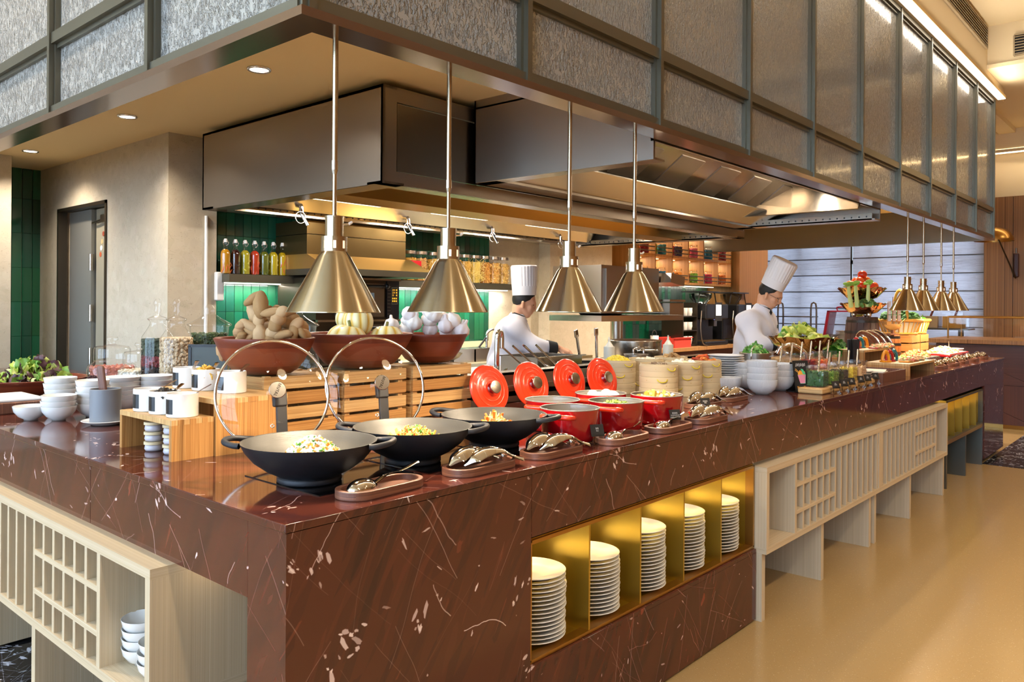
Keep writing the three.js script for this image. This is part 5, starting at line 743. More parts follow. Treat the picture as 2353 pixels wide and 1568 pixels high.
function broccoli(x, y, z, s, i) { const out = []; for (let k = 0; k < 40; k++) { const a = rr(0, 6.28), t = Math.acos(rr(0, 1)); out.push(put(new THREE.IcosahedronGeometry(0.016, 1), Math.sin(t) * Math.cos(a) * 0.05, Math.cos(t) * 0.042, Math.sin(t) * Math.sin(a) * 0.05, rr(0, 3), 0, 0)); } const g = thing('broccoli', 'green broccoli head in the wicker basket', 'broccoli', [x, y, z], 0, 'broccoli heads in the basket'); g.scale.setScalar(s); obj('florets', mrg(out), std([0x3c6a34, 0x4a7a3e, 0x2f5a2c][i % 3], 0.8), g); obj('stalk', cyl(0.016, 0.02, 0.05, 10, 0, -0.02, 0), std(0x8aa85a, 0.6), g); }
[[-0.11, 0.13, 0.06], [0, 0.14, 0.1], [0.1, 0.13, 0.05], [-0.04, 0.19, 0], [0.06, 0.19, -0.02], [-0.12, 0.14, -0.06], [0.02, 0.15, -0.1]].forEach(([a, b, c], i) => broccoli(6.98 + a, TOP + 0.24 + b, -0.66 + c, 1.25, i));
[[0xc01e22, 'red', -0.04, 0.15, 0.02], [0xd9a31c, 'yellow', -0.1, 0.14, -0.03], [0xb01a20, 'dark red', 0.05, 0.15, -0.03], [0x4a8a2c, 'green', 0.03, 0.12, 0.08]].forEach(([c, n, a, b, d]) => { const g = thing('bell_pepper', `${n} bell pepper in the right wicker basket`, 'pepper', [7.33 + a, TOP + 0.24 + b, -0.64 + d]); obj('fruit', squash(0.042, 0.045), phy(c, 0.18, 0, { clearcoat: 0.7 }), g); obj('stem', cyl(0.005, 0.007, 0.03, 8, 0, 0.045, 0), std(0x4f7a2c, 0.6), g); });
{ const g = thing('oil_bottle', 'square green bottle of pickles behind the model ship', 'bottle', [6.72, TOP + 0.4, -0.95]); obj('bottle', rbox(0.09, 0.2, 0.09, 0.02, 0, 0.1, 0), phy(0x8a8a2c, 0.1, 0, { transmission: 0.4, thickness: 0 }), g); obj('stopper', cyl(0.02, 0.02, 0.06, 14, 0, 0.24, 0), M.glassThick, g); }
// platters at the far end
function platter(label, x, z, w, d, c, kinds, base, y = TOP) { const g = thing('platter', label, 'platter', [x, y, z]); obj('dish', rbox(w, 0.03, d, 0.012, 0, 0.015, 0), phy(c, 0.2, 0, { clearcoat: 0.6 }), g); obj('well', rbox(w * 0.92, 0.012, d * 0.86, 0.005, 0, 0.026, 0), c === 0xa81c1e ? M.white : M.black, g); const geo = pile(Math.min(w, d) * 0.4, 0.05, 150, kinds, [0, 0, 0], base); geo.scale(w / Math.min(w, d), 1, d / Math.min(w, d)); geo.translate(x, y + 0.03, z); food('platter_food', 'food heaped on the ' + label, 'food', geo); }
platter('near black platter of green salad', 6.15, -0.4, 0.42, 0.28, 0x16181a, [['ico', 0.03, 0.012, 0.024, 0x9ab24a], ['ico', 0.026, 0.014, 0.02, 0xd2d27c], ['ico', 0.02, 0.014, 0.02, 0xb9c46a]], 0x8a9a4a); platter('black platter of tomato and greens', 6.62, -0.42, 0.44, 0.28, 0x16181a, [['ico', 0.03, 0.02, 0.024, 0xd6522a], ['ico', 0.026, 0.014, 0.02, 0x6f9a3a], ['ico', 0.024, 0.016, 0.02, 0xe07a3a]], 0x9a5a30, TOP + 0.03); platter('large red and white platter of pasta', 7.35, -0.38, 0.72, 0.3, 0xa81c1e, [['ico', 0.03, 0.012, 0.02, 0xe2d6b0], ['ico', 0.026, 0.012, 0.02, 0xd9c48a], ['ico', 0.02, 0.012, 0.016, 0xc8a03c]], 0xd8cba0, TOP + 0.04);
{ const g = thing('white_serving_bowl', 'white serving bowl with a ladle at the far end of the counter', 'bowl', [7.78, TOP, -0.42]); obj('bowl', lathe([[0, 0], [0.07, 0], [0.11, 0.05], [0.13, 0.09], [0.126, 0.09], [0.1, 0.05], [0, 0.012]], 40), M.white, g); obj('ladle', bar([0, 0.03, 0], [-0.02, 0.16, 0], 0.006), M.steel, g); }
// =====================================================================  BEYOND THE COUNTER
{ // far paneled sideboard
  const g = thing('paneled_sideboard', 'dark mahogany paneled counter with a wooden top beyond the buffet', 'counter', [0, 0, 0]);
  obj('carcass', span(9.76, 10.8, 0.05, 0.98, -1.0, 3.2), M.mahogany, g); obj('top_board', planar(rbox(1.2, 0.05, 4.4, 0.006, 10.28, 1.01, 1.1)), M.panel, g); obj('plinth', span(9.8, 10.8, 0, 0.05, -0.95, 3.2), M.goldEdge, g);
  for (let k = 0; k < 4; k++) for (let j = 0; j < 2; j++) { // triangular veneer panels
    const z0 = -1.0 + k * 1.05, z1 = z0 + 1.05, y0 = 0.05 + j * 0.46, y1 = y0 + 0.46;
    for (const [a, b, c] of [[[z0, y0], [z1, y0], [z0, y1]], [[z1, y1], [z0, y1], [z1, y0]]]) { const s = new THREE.Shape(), cx = (a[0] + b[0] + c[0]) / 3, cy = (a[1] + b[1] + c[1]) / 3, q = (p) => [cx + (p[0] - cx) * 0.985, cy + (p[1] - cy) * 0.985]; s.moveTo(...q(a)); s.lineTo(...q(b)); s.lineTo(...q(c)); const e = new THREE.ExtrudeGeometry(s, { depth: 0.012, bevelEnabled: false }); e.rotateY(-PI / 2); e.translate(9.76, 0, 0); obj('veneer_panel', planar(e, (k + j) % 2), M.mahogany, g); }
  }
  obj('guard_post', [[9.9, -0.9], [9.9, 0.4], [10.6, -0.9], [10.6, 0.4], [9.9, 1.7]].map(([x, z]) => bar([x, 1.03, z], [x, 1.3, z], 0.01)), M.goldEdge, g); obj('guard_rail', [bar([9.9, 1.3, -0.9], [9.9, 1.3, 3], 0.012), bar([10.6, 1.3, -0.9], [10.6, 1.3, 3], 0.012), bar([9.9, 1.3, -0.9], [10.6, 1.3, -0.9], 0.012)], M.goldEdge, g); obj('guard_glass', span(9.898, 9.902, 1.05, 1.29, -0.9, 3), M.glass, g);
}
{ // window side table with cereal boxes
  const g = thing('side_table', 'long wooden table under the far window', 'table'); obj('table_top', planar(span(10.9, 11.8, 0.86, 0.9, -3.9, -1.1)), M.panel, g); obj('front', planar(span(10.95, 11.8, 0, 0.86, -3.9, -1.1)), M.panel, g);
  const s = thing('cereal_stand', 'dark metal stand over the plates by the window', 'stand', [11.2, 0.9, -1.35]); obj('shelf', box(0.4, 0.02, 0.9, 0, 0.22, 0), M.bronzeDark, s); obj('leg', [box(0.05, 0.22, 0.06, 0, 0.11, 0.32), box(0.05, 0.22, 0.06, 0, 0.11, -0.4)], M.bronzeDark, s);
  for (const [z, c, l] of [[-0.05, 0xb9a382, 'tan oats'], [0.25, 0xc79a34, 'golden corn flakes']]) { const b = thing('cereal_box', `clear box of ${l} with a scoop by the window`, 'box', [11.15, 1.13, -1.35 + z]); obj('box_wall', box(0.26, 0.22, 0.26, 0, 0.115, 0), M.glass, b); obj('cereal', box(0.24, 0.16, 0.24, 0, 0.085, 0), std(c, 0.8, 0, { bumpMap: roughT, bumpScale: 0.01 }), b); obj('scoop', bar([0, 0.15, 0], [0.02, 0.3, 0.05], 0.014), std(0x5a1f16, 0.5), b); }
  stack(plateG.clone().scale(1.25, 1, 1.25), 10, 0.016, [11.1, 0.9, -1.6], 'window_plate', 'cream plate in the stack under the cereal stand', 'plate', 'plates under the cereal stand', M.white);
  stack(plateG.clone().scale(1.1, 1, 1.1), 10, 0.016, [11.1, 0.9, -2.55], 'window_plate', 'cream plate in the stack beside the red framed case', 'plate', 'plates by the red case', M.white);
  const r = thing('wire_rack', 'grey wire serving rack behind the chef with glasses', 'rack', [11.2, 0.9, -3.3]); obj('hoop', [tube([[0, 0, -0.3], [0, 0.5, -0.3], [0, 0.58, -0.26], [0, 0.5, -0.22], [0, 0, -0.22]], 0.014, 30, 8), tube([[0, 0, 0.22], [0, 0.5, 0.22], [0, 0.58, 0.26], [0, 0.5, 0.3], [0, 0, 0.3]], 0.014, 30, 8)], M.steelDark, r); obj('shelf', [box(0.3, 0.016, 0.55, 0, 0.36, 0), box(0.3, 0.016, 0.55, 0, 0.06, 0)], M.bronze, r);
  const k = thing('display_case', 'glass display case with slanting red sides by the window', 'case', [11.2, 0.9, -2.95 + 0.35]); const rm = phy(0xa02038, 0.3, 0); obj('side', box(0.3, 0.46, 0.04, 0, 0.23, -0.2, 0.16), rm, k); obj('side', box(0.3, 0.46, 0.04, 0, 0.23, 0.24, -0.16), rm, k); obj('top', [box(0.3, 0.02, 0.4, 0, 0.45, 0.02), tube([[0, 0.46, -0.08], [0, 0.51, -0.08], [0, 0.51, 0.12], [0, 0.46, 0.12]], 0.01, 20, 6)], rm, k); obj('glass', box(0.28, 0.42, 0.36, 0, 0.22, 0.02), M.glass, k); obj('drawer', box(0.28, 0.08, 0.3, 0, 0.06, 0.02), M.greyCer, k);
}
{ // wall lamp
  const g = thing('wall_lamp', 'brass dome wall lamp on a thin arm at the far wall', 'lamp', [11.9, 1.95, -0.5]); obj('bracket', rbox(0.05, 0.34, 0.07, 0.02, 0, 0.06, 0), M.mahogany, g); obj('pin', bar([0, 0.2, 0], [0, 0.3, 0], 0.01), M.steelDark, g); obj('arm', bar([-0.03, -0.12, 0], [-0.35, 0.42, -0.16], 0.01), M.bronzeDark, g); obj('dome', put(new THREE.SphereGeometry(0.24, 32, 14, 0, 2 * PI, 0, PI / 2), -0.4, 0.38, -0.2, 0, 0, 0, [1, 0.8, 1]), M.goldEdge, g);
}
// =====================================================================  THE KITCHEN
{ // steel pass bench behind the counter
  const g = thing('steel_bench', 'stainless steel kitchen bench behind the red lids', 'bench'); obj('bench_top', span(1.66, 4.55, 0.95, 0.975, -2.3, -1.1), M.steelSoft, g); obj('bench_body', span(1.66, 4.55, 0, 0.95, -2.28, -1.12), M.steelDark, g);
  obj('backsplash', [span(1.66, 4.1, 0.92, 1.068, -1.115, -1.1), span(1.66, 4.1, 1.056, 1.068, -1.2, -1.1), span(1.66, 4.1, 0.995, 1.002, -1.1, -1.088)], M.steelSoft, g); obj('end_guard', box(0.012, 0.12, 0.3, 1.67, 1.0, -1.26), M.steelSoft, g);
}
gooseneck('tall chrome spray tap left of the first chef', [[0, 0, 0], [0, 0.2, 0], [0.005, 0.27, 0], [0.02, 0.29, 0.0], [0.035, 0.27, 0], [0.036, 0.2, 0]], 0.014, [2.1, 0.975, -1.3]);
{ const g = thing('steel_pan', 'deep steel pan of utensils on the bench before the first chef', 'pan', [2.72, 0.975, -1.5]); obj('wall', [box(0.42, 0.13, 0.006, 0, 0.065, 0.14), box(0.42, 0.13, 0.006, 0, 0.065, -0.14), box(0.006, 0.13, 0.28, 0.21, 0.065, 0), box(0.006, 0.13, 0.28, -0.21, 0.065, 0), box(0.42, 0.006, 0.28, 0, 0.003, 0), box(0.46, 0.006, 0.02, 0, 0.13, 0.15), box(0.46, 0.006, 0.02, 0, 0.13, -0.15)], M.steel, g); }
[[2.42, 0.05, -0.6], [2.47, 0.0, -0.55], [2.52, 0.04, -0.5], [2.58, -0.02, -0.55], [2.63, 0.03, -0.45], [2.36, 0.02, -0.62]].forEach(([x, dz, t], i) => { const m = obj('kitchen_utensil', mrg([bar([0, 0, 0], [-0.16, 0.12, 0], 0.006, 8), put(new THREE.SphereGeometry(0.03, 12, 8), 0.02, -0.012, 0, 0, 0, -0.6, [1.4, 0.25, 1])]), i === 3 ? std(0x6a1420, 0.4) : M.mirrorSteel); m.position.set(x, 1.06, -1.35 + dz); m.rotation.y = t * 0.3; tag(m, i === 3 ? 'dark red handled utensil on the bench' : 'steel utensil leaning on the bench edge before the first chef', 'utensil', 'utensils on the bench'); });
for (const [x, z, t, l] of [[2.98, -1.4, 0.25, 'left'], [3.12, -1.38, 0.05, 'right']]) { const m = obj('long_ladle', mrg([bar([0, 0, 0], [0, 0.2, 0], 0.009), rbox(0.035, 0.05, 0.012, 0.005, 0, 0.21, 0), put(new THREE.SphereGeometry(0.04, 16, 8, 0, 2 * PI, PI / 2, PI / 2), 0, 0, 0)]), M.chrome); m.position.set(x, 1.03, z); m.rotation.z = t; tag(m, `upright chrome ladle handle beside the first chef's hand, ${l} of two`, 'ladle'); }
{ const g = thing('frying_pan', 'black frying pan on the bench under the ladles', 'pan', [3.08, 0.975, -1.4]); obj('pan', lathe([[0, 0], [0.1, 0], [0.15, 0.06], [0.16, 0.075], [0.145, 0.06], [0.1, 0.006], [0, 0.006]], 40), M.black, g); obj('handle', bar([0.14, 0.06, 0], [0.3, 0.1, 0.02], 0.01), M.black, g); }
{ const g = thing('stock_pot', 'large steel stock pot with lid handle behind the steamers', 'pot', [3.62, 0.975, -1.42]); obj('pot_wall', lathe([[0, 0], [0.18, 0], [0.18, 0.19], [0.186, 0.195], [0.18, 0.2], [0.1, 0.205], [0, 0.207]], 48), M.steel, g); obj('handle', put(tube([[-0.06, 0.13, 0.18], [-0.06, 0.14, 0.22], [0.06, 0.14, 0.22], [0.06, 0.13, 0.18]], 0.007, 24, 8), 0, 0, 0, 0, -0.6, 0), M.chrome, g); }
{ const g = thing('small_pot', 'small lidded steel pot before the stock pot', 'pot', [3.32, 0.975, -1.22]); obj('pot_wall', lathe([[0, 0], [0.075, 0], [0.075, 0.12], [0.079, 0.125], [0, 0.13]], 36), M.steelSoft, g); obj('handle', tube([[-0.06, 0.125, 0.02], [-0.05, 0.16, 0.02], [0.05, 0.16, 0.02], [0.06, 0.125, 0.02]], 0.006, 24, 8), M.chrome, g); }
for (const [x, z, c, l] of [[3.05, -1.24, 0x9a8a1c, 'squeeze bottle of yellow oil beside the scrambled egg'], [3.58, -1.14, 0xe6e6e2, 'small white squeeze bottle behind the dumplings']]) { const g = thing('squeeze_bottle', l, 'bottle', [x, 0.975, z]); obj('lower', cyl(0.034, 0.034, 0.1, 24, 0, 0.05, 0), phy(c, 0.3, 0), g); obj('upper', [cyl(0.034, 0.034, 0.08, 24, 0, 0.14, 0), cyl(0.008, 0.028, 0.03, 18, 0, 0.195, 0), cyl(0.004, 0.007, 0.03, 10, 0, 0.225, 0)], phy(0xd9d4c4, 0.4, 0), g); }
// rear counter with pans and tap
{ const g = thing('rear_counter', 'cream topped rear kitchen counter under the green tiles', 'counter'); obj('counter_top', planar(span(3.1, 5.4, 0.88, 0.92, -3.74, -3.04)), std(0xcfc4a2, 0.3), g); obj('upstand', span(3.1, 4.64, 0.92, 1.06, -3.752, -3.735), std(0xcfc4a2, 0.3), g); obj('body', span(3.1, 5.4, 0, 0.88, -3.74, -3.08), M.steelDark, g); }
gooseneck('chrome tap behind the first chef', [[0, 0, 0], [0, 0.2, 0], [0.03, 0.25, 0], [0.09, 0.26, 0], [0.13, 0.22, 0]], 0.013, [4.15, 0.92, -3.3]);
for (const [x, l] of [[3.72, 'left'], [3.98, 'right']]) { const g = thing('gastro_pan', `steel food pan with black tongs on the rear counter, ${l} of two`, 'pan', [x, 0.92, -3.25]); obj('wall', [box(0.24, 0.11, 0.2, 0, 0.055, 0)], M.steel, g); obj('rim', box(0.26, 0.006, 0.22, 0, 0.112, 0), M.steel, g); obj('tongs', bar([0, 0.1, 0], [0.09, 0.2, 0.02], 0.009), M.black, g); }
{ const g = thing('wok_range', 'large dark wok pan on the range behind the garlic bowl', 'wok', [3.5, 0.92, -3.3]); obj('pan', lathe([[0, 0], [0.15, 0.01], [0.22, 0.05], [0.25, 0.09], [0.24, 0.09], [0.14, 0.02], [0, 0.016]], 40), M.steelDark, g); }
// oven tower under a bronze hood
{
  const g = thing('oven_tower', 'stacked deck ovens with digital displays between green tiles', 'oven'); const scr = tex(64, 128, (c, w, h) => { c.fillStyle = '#0b0b0c'; c.fillRect(0, 0, w, h); c.strokeStyle = '#c8b88a'; c.strokeRect(2, 2, w - 4, h - 4); c.fillStyle = '#ffb62e'; c.font = 'bold 17px monospace'; c.fillText('250', 6, 26); c.fillText('230', 6, 46); c.fillText('55', 6, 66); for (let j = 0; j < 3; j++) for (let k = 0; k < (j ? 3 : 1); k++) c.fillRect(j ? 7 + k * 18 : 46, j ? 58 + j * 20 : 14, 12, 12); c.fillRect(46, 34, 12, 12); c.fillRect(46, 54, 12, 12); });
  const sm = new THREE.MeshStandardMaterial({ color: 0x111111, roughness: 0.3, emissiveMap: scr, emissive: 0xffffff, emissiveIntensity: 1.1 });
  for (let k = 0; k < 3; k++) {
    const y = 0.67 + k * 0.31; obj('oven_body', span(2.3, 3.06, y, y + 0.3, -3.7, -3.215), M.bronzeDark, g); obj('control_panel', span(2.93, 3.05, y + 0.01, y + 0.29, -3.215, -3.2), M.black, g);
    const s = obj('display', put(new THREE.PlaneGeometry(0.06, 0.13), 3.005, y + 0.18, -3.199), sm, g); obj('door', span(2.46, 2.9, y + 0.02, y + 0.27, -3.215, -3.195), M.steelDark, g); obj('window', span(2.56, 2.8, y + 0.08, y + 0.2, -3.195, -3.19), std(0x9fb6c0, 0.1), g); obj('handle', [bar([2.48, y + 0.25, -3.16], [2.88, y + 0.25, -3.16], 0.01), sph(0.022, 12, 2.9, y + 0.25, -3.165), sph(0.022, 12, 2.46, y + 0.25, -3.165)], M.black, g); obj('vent_slots', [...Array(9)].map((_, i) => box(0.03, 0.004, 0.004, 2.95, y + 0.04 + i * 0.026, -3.199)), M.steelDark, g); obj('ledge', span(2.3, 3.06, y + 0.295, y + 0.31, -3.22, -3.19), M.steel, g);
  }
  const h = thing('oven_hood', 'bronze steel hood over the deck ovens', 'hood'); obj('duct', [span(2.28, 3.2, 1.76, 1.9, -3.7, -3.3), span(2.28, 3.2, 1.905, 2.0, -3.7, -3.3)], std(0x6b5836, 0.35, 0.9), h); const s = new THREE.Shape(); s.moveTo(-3.3, 1.76); s.lineTo(-3.05, 1.655); s.lineTo(-3.7, 1.655); s.lineTo(-3.7, 1.76); const e = new THREE.ExtrudeGeometry(s, { depth: 0.97, bevelEnabled: false }); e.rotateY(-PI / 2); e.scale(-1, 1, 1); const p = e.attributes.position; for (let i = 0; i < p.count; i++) { const a = p.getX(i), b = p.getZ(i); p.setXYZ(i, 2.28 + Math.abs(a), p.getY(i), b); } e.computeVertexNormals(); obj('sloping_skirt', e, std(0xc9a765, 0.32, 0.9, { side: THREE.DoubleSide }), h); obj('lip', span(2.28, 3.27, 1.61, 1.655, -3.7, -3.05), M.bronze, h);
}
// wall shelves with bottles and pasta jars
for (const [x0, x1, l] of [[1.8, 2.45, 'bronze wall shelf of infused oil bottles'], [3.2, 4.85, 'bronze wall shelf of pasta jars']]) { const g = thing('wall_shelf', l, 'shelf'); obj('shelf_board', span(x0, x1, 1.55, 1.605, -3.75, -3.5), M.bronze, g); obj('led_strip', span(x0 + 0.02, x1 - 0.02, 1.543, 1.55, -3.7, -3.66), glow(3.2, 3.0, 2.5), g); rect(x1 - x0 - 0.06, 0.04, COOL, 70, [(x0 + x1) / 2, 1.538, -3.66], [(x0 + x1) / 2, 0, -3.74]); }
const bottleG = lathe([[0, 0.002], [0.032, 0.002], [0.034, 0.006], [0.034, 0.14], [0.03, 0.158], [0.014, 0.182], [0.0125, 0.215], [0.014, 0.218]], 28), liquidG = lathe([[0, 0.004], [0.0325, 0.006], [0.0325, 0.139], [0.0285, 0.157], [0.016, 0.172], [0, 0.172]], 24);
[['orange chilli oil', 0xb07a12, 0xc85a14], ['dark spiced oil', 0x2e0f08, 0x1c0a06], ['yellow herb oil', 0x9c9420, 0xb5ad3c], ['red berry oil', 0xa83016, 0xd03a1c], ['green herb oil', 0x56601a, 0x3a4a16], ['pale yellow root oil', 0xb3a018, 0xc9b84a], ['red chilli and yellow oil', 0xb89a16, 0xd0381c], ['black oil', 0x15100e, 0x221a14], ['amber brown oil', 0x7a2c08, 0x4a1806], ['yellow ginger oil', 0xb09a1c, 0xc8b040]].forEach(([l, c, d], i) => {
  const g = thing('oil_bottle', `swing top bottle of ${l} on the wall shelf`, 'bottle', [1.825 + i * 0.0745, 1.606, -3.6]); obj('liquid', liquidG, phy(c, 0.12, 0, { clearcoat: 1, clearcoatRoughness: 0.02 }), g); const bits = []; for (let k = 0; k < 14; k++) { const a = rr(0, 6.28); bits.push(put(chipG.ico.clone(), Math.cos(a) * 0.0315, rr(0.01, 0.11), Math.sin(a) * 0.0315, 0, 0, rr(-0.6, 0.6), i % 3 ? [0.012, 0.016, 0.012] : [0.006, 0.05, 0.006])); } const m = obj('infusion', mrg(bits), std(d, 0.5), g); m.userData.kind = 'stuff';
  obj('glass', bottleG, M.glass, g); obj('stopper', [cyl(0.013, 0.013, 0.016, 16, 0, 0.228, 0), cyl(0.01, 0.012, 0.01, 14, 0, 0.24, 0)], M.white, g); obj('wire', [tube([[-0.014, 0.2, 0], [-0.02, 0.215, 0.005], [-0.014, 0.236, 0], [0, 0.24, 0.004], [0.014, 0.236, 0], [0.02, 0.215, 0.005], [0.014, 0.2, 0]], 0.0016, 24, 5)], M.chrome, g);
});
const pj = [['penne', 0xc79a3a, 0xdcb75c], ['tricolour fusilli', 0xb98444, 0xd7b170], ['shells', 0xd0a548, 0xe2c477], ['farfalle', 0xc8a040, 0xe0c06a], ['rigatoni', 0xcda24a, 0xdcb664], ['gemelli', 0xc59a40, 0xd9b35e], ['spaghetti', 0xd9bc5c, 0xe6d07c], ['orecchiette', 0xba7f2c, 0xcf9a48], ['fusilli', 0xbe8c3c, 0xd8b268], ['macaroni', 0xb99044, 0xcda960]];
const jarG2 = lathe([[0, 0.002], [0.055, 0.002], [0.057, 0.006], [0.057, 0.225], [0.055, 0.23]], 32);
pj.forEach(([l, c, d], i) => {
  const g = thing('pasta_jar', `tall glass jar of ${l} pasta with a steel lid`, 'jar', [3.5 + i * 0.13 + (i > 1 ? 0.02 : 0), 1.606, -3.6]); const out = [paint(flat(cyl(0.051, 0.051, 0.19, 24, 0, 0.1, 0)), c)]; for (let k = 0; k < 130; k++) { const a = rr(0, 6.28); out.push(paint(flat(put(chipG.box.clone(), Math.cos(a) * 0.0515, rr(0.012, 0.195), Math.sin(a) * 0.0515, rr(0, 3), rr(0, 3), rr(0, 3), l === 'spaghetti' ? [0.003, 0.12, 0.003] : [0.01, 0.022, 0.009])), pick([c, d, d]))); }
  const m = obj('pasta', mrg(out), M.food, g); m.userData.kind = 'stuff'; obj('glass', jarG2, M.glass, g); obj('lid', [cyl(0.058, 0.058, 0.026, 32, 0, 0.243, 0)], M.steel, g);
});
{ const g = thing('tape_dispenser', 'red plastic dispenser under the pasta shelf', 'dispenser', [3.3, 1.61, -3.4]); obj('body', [rbox(0.2, 0.05, 0.1, 0.01, 0.02, 0.13, 0), rbox(0.1, 0.04, 0.1, 0.01, 0.03, 0.09, 0)], phy(0xa01018, 0.3, 0), g); obj('roll', cyl(0.05, 0.05, 0.08, 24, 0.05, 0.045, 0), std(0xd8b64a, 0.5), g); }
// steel conveyor toaster unit on a wall bracket shelf
{
  const g = thing('steel_cabinet', 'tall stainless steel unit behind the last near heat lamp', 'unit'); obj('body', span(4.65, 5.6, 1.34, 1.76, -2.95, -2.42), M.steelSoft, g); obj('door_panel', span(4.7, 5.55, 1.37, 1.73, -2.42, -2.4), M.steelSoft, g); obj('side_tray', [box(0.26, 0.09, 0.4, 5.75, 1.66, -2.5, 0, 0, -0.12), box(0.26, 0.11, 0.4, 5.73, 1.38, -2.5), box(0.3, 0.02, 0.4, 5.75, 1.46, -2.5)], M.steel, g);
  const s = thing('bracket_shelf', 'thick steel shelf under the tall stainless unit', 'shelf'); obj('shelf_board', [span(4.6, 6.0, 1.27, 1.32, -2.95, -2.38), cyl(0.06, 0.06, 1.3, 24, 5.25, 0.62, -2.66)], M.steel, s); obj('flat_pan', lathe([[0, 1.322], [0.18, 1.322], [0.2, 1.34], [0.19, 1.338], [0, 1.328]], 32).translate(4.9, 0, -2.6), M.black, s);
}
// back bar with coffee machines and sweet jars
{
  const g = thing('back_bar', 'wood topped back bar with coffee machines', 'counter'); obj('bar_top', planar(span(6.6, 10.85, 0.86, 0.9, -3.95, -3.25)), M.panel, g); obj('bar_body', span(6.6, 10.85, 0, 0.86, -3.95, -3.3), M.mahogany, g);
  const w = struct('wall_bar_tiled', span(6.6, 9.45, 0.9, 1.72, -3.945, -3.93), M.grout); tileWall(w, 36, 3, 0.078, 0.27, (m, i, j) => m.position.set(6.66 + i * 0.078, 1.04 + j * 0.272, -3.922), [std(0x33403a, 0.25), std(0x2b3834, 0.25), greens[1]]);
  for (const [x, l] of [[8.55, 'black coffee machine with a lit screen, left of two'], [9.45, 'black coffee machine with a lit screen, beside the chef with glasses']]) {
    const c = thing('coffee_machine', l, 'machine', [x, 0.9, -3.55]); obj('body', [rbox(0.62, 0.52, 0.3, 0.02, 0, 0.28, -0.12), rbox(0.62, 0.2, 0.5, 0.02, 0, 0.44, 0), rbox(0.62, 0.05, 0.5, 0.01, 0, 0.03, 0)], M.black, c); const s = obj('screen', put(new THREE.PlaneGeometry(0.2, 0.24), 0.02, 0.44, 0.253), M.rubber, c); obj('display', put(new THREE.PlaneGeometry(0.15, 0.14), 0.02, 0.46, 0.255), glow(0.5, 0.62, 0.7), c);
    obj('spout', [box(0.08, 0.1, 0.08, 0, 0.3, 0.18)], M.steelDark, c); obj('drip_grid', box(0.5, 0.01, 0.2, 0, 0.06, 0.14), M.goldEdge, c); obj('status_light', box(0.1, 0.02, 0.01, 0, 0.345, 0.225), glow(0.15, 0.2, 0.9), c); obj('tube', tube([[-0.34, 0.45, 0.2], [-0.4, 0.25, 0.22], [-0.38, 0.05, 0.24], [-0.28, 0.0, 0.26]], 0.008, 24, 6), M.steelDark, c); obj('hopper', lathe([[0.08, 0.54], [0.16, 0.62], [0.17, 0.68], [0.16, 0.68], [0.07, 0.55]], 4), M.glassThick, c); obj('top_rail', [box(0.5, 0.015, 0.3, 0, 0.7, 0), bar([-0.25, 0.55, 0.1], [-0.2, 0.7, 0.1], 0.008), bar([0.25, 0.55, 0.1], [0.2, 0.7, 0.1], 0.008)], M.black, c);
  }
  const r = thing('mug_rack', 'dark rack of white mugs beside the coffee machines', 'rack', [7.95, 0.9, -3.55]); obj('shelf', [0.0, 0.18, 0.36].map((y) => box(0.34, 0.015, 0.3, 0.06, y + 0.02, 0)), M.bronzeDark, r); obj('side', box(0.02, 0.55, 0.3, -0.12, 0.28, 0), M.bronzeDark, r); obj('side', box(0.02, 0.55, 0.3, 0.24, 0.28, 0), M.bronzeDark, r);
  for (let j = 0; j < 3; j++) for (let k = 0; k < 2; k++) { const m = thing('mug', `pale mug on the ${['bottom', 'middle', 'top'][j]} shelf of the mug rack`, 'mug', [7.97 + k * 0.12, 0.928 + j * 0.18, -3.47], 0, `mugs on rack shelf ${j + 1}`); obj('cup', lathe([[0, 0], [0.042, 0], [0.048, 0.1], [0.045, 0.1], [0.04, 0.006], [0, 0.006]], 24), M.white, m); obj('handle', tor(0.03, 0.006, 8, 20, 0.06, 0.05, 0), M.white, m); }
  const t = thing('red_tub', 'red plastic tub on the back bar', 'tub', [7.7, 0.9, -3.45]); obj('tub', [box(0.4, 0.12, 0.006, 0, 0.06, 0.12), box(0.4, 0.12, 0.006, 0, 0.06, -0.12), box(0.006, 0.12, 0.24, 0.2, 0.06, 0), box(0.006, 0.12, 0.24, -0.2, 0.06, 0), box(0.4, 0.006, 0.24, 0, 0.003, 0), box(0.44, 0.01, 0.02, 0, 0.12, 0.13), box(0.44, 0.01, 0.02, 0, 0.12, -0.13)], phy(0xc03a30, 0.35, 0), t);
  const b = thing('flip_jar', 'white canister with wire handle on the back bar', 'canister', [7.15, 0.9, -3.4]); obj('body', cyl(0.05, 0.05, 0.16, 24, 0, 0.08, 0), M.white, b); obj('handle', tor(0.05, 0.005, 6, 24, 0, 0.17, 0), M.black, b);
  // lit cubby shelf
  const s = thing('sweet_shelf', 'light wood cubby shelf lit from inside on the back bar wall', 'shelf'); const x0 = 7.0, x1 = 9.45, y0 = 1.7, y1 = 2.36, n = 6, p = (x1 - x0) / n, lw = std(0xf0dcc0, 0.5, 0, { map: oakT });
  for (const y of [y0, (y0 + y1) / 2, y1]) obj('shelf_board', planar(span(x0, x1, y - 0.014, y + 0.014, -3.9, -3.55)), lw, s); for (let k = 0; k <= n; k++) obj('upright', planar(span(x0 + k * p - 0.012, x0 + k * p + 0.012, y0, y1, -3.9, -3.55)), lw, s); obj('back_board', planar(span(x0, x1, y0, y1, -3.92, -3.9)), lw, s);
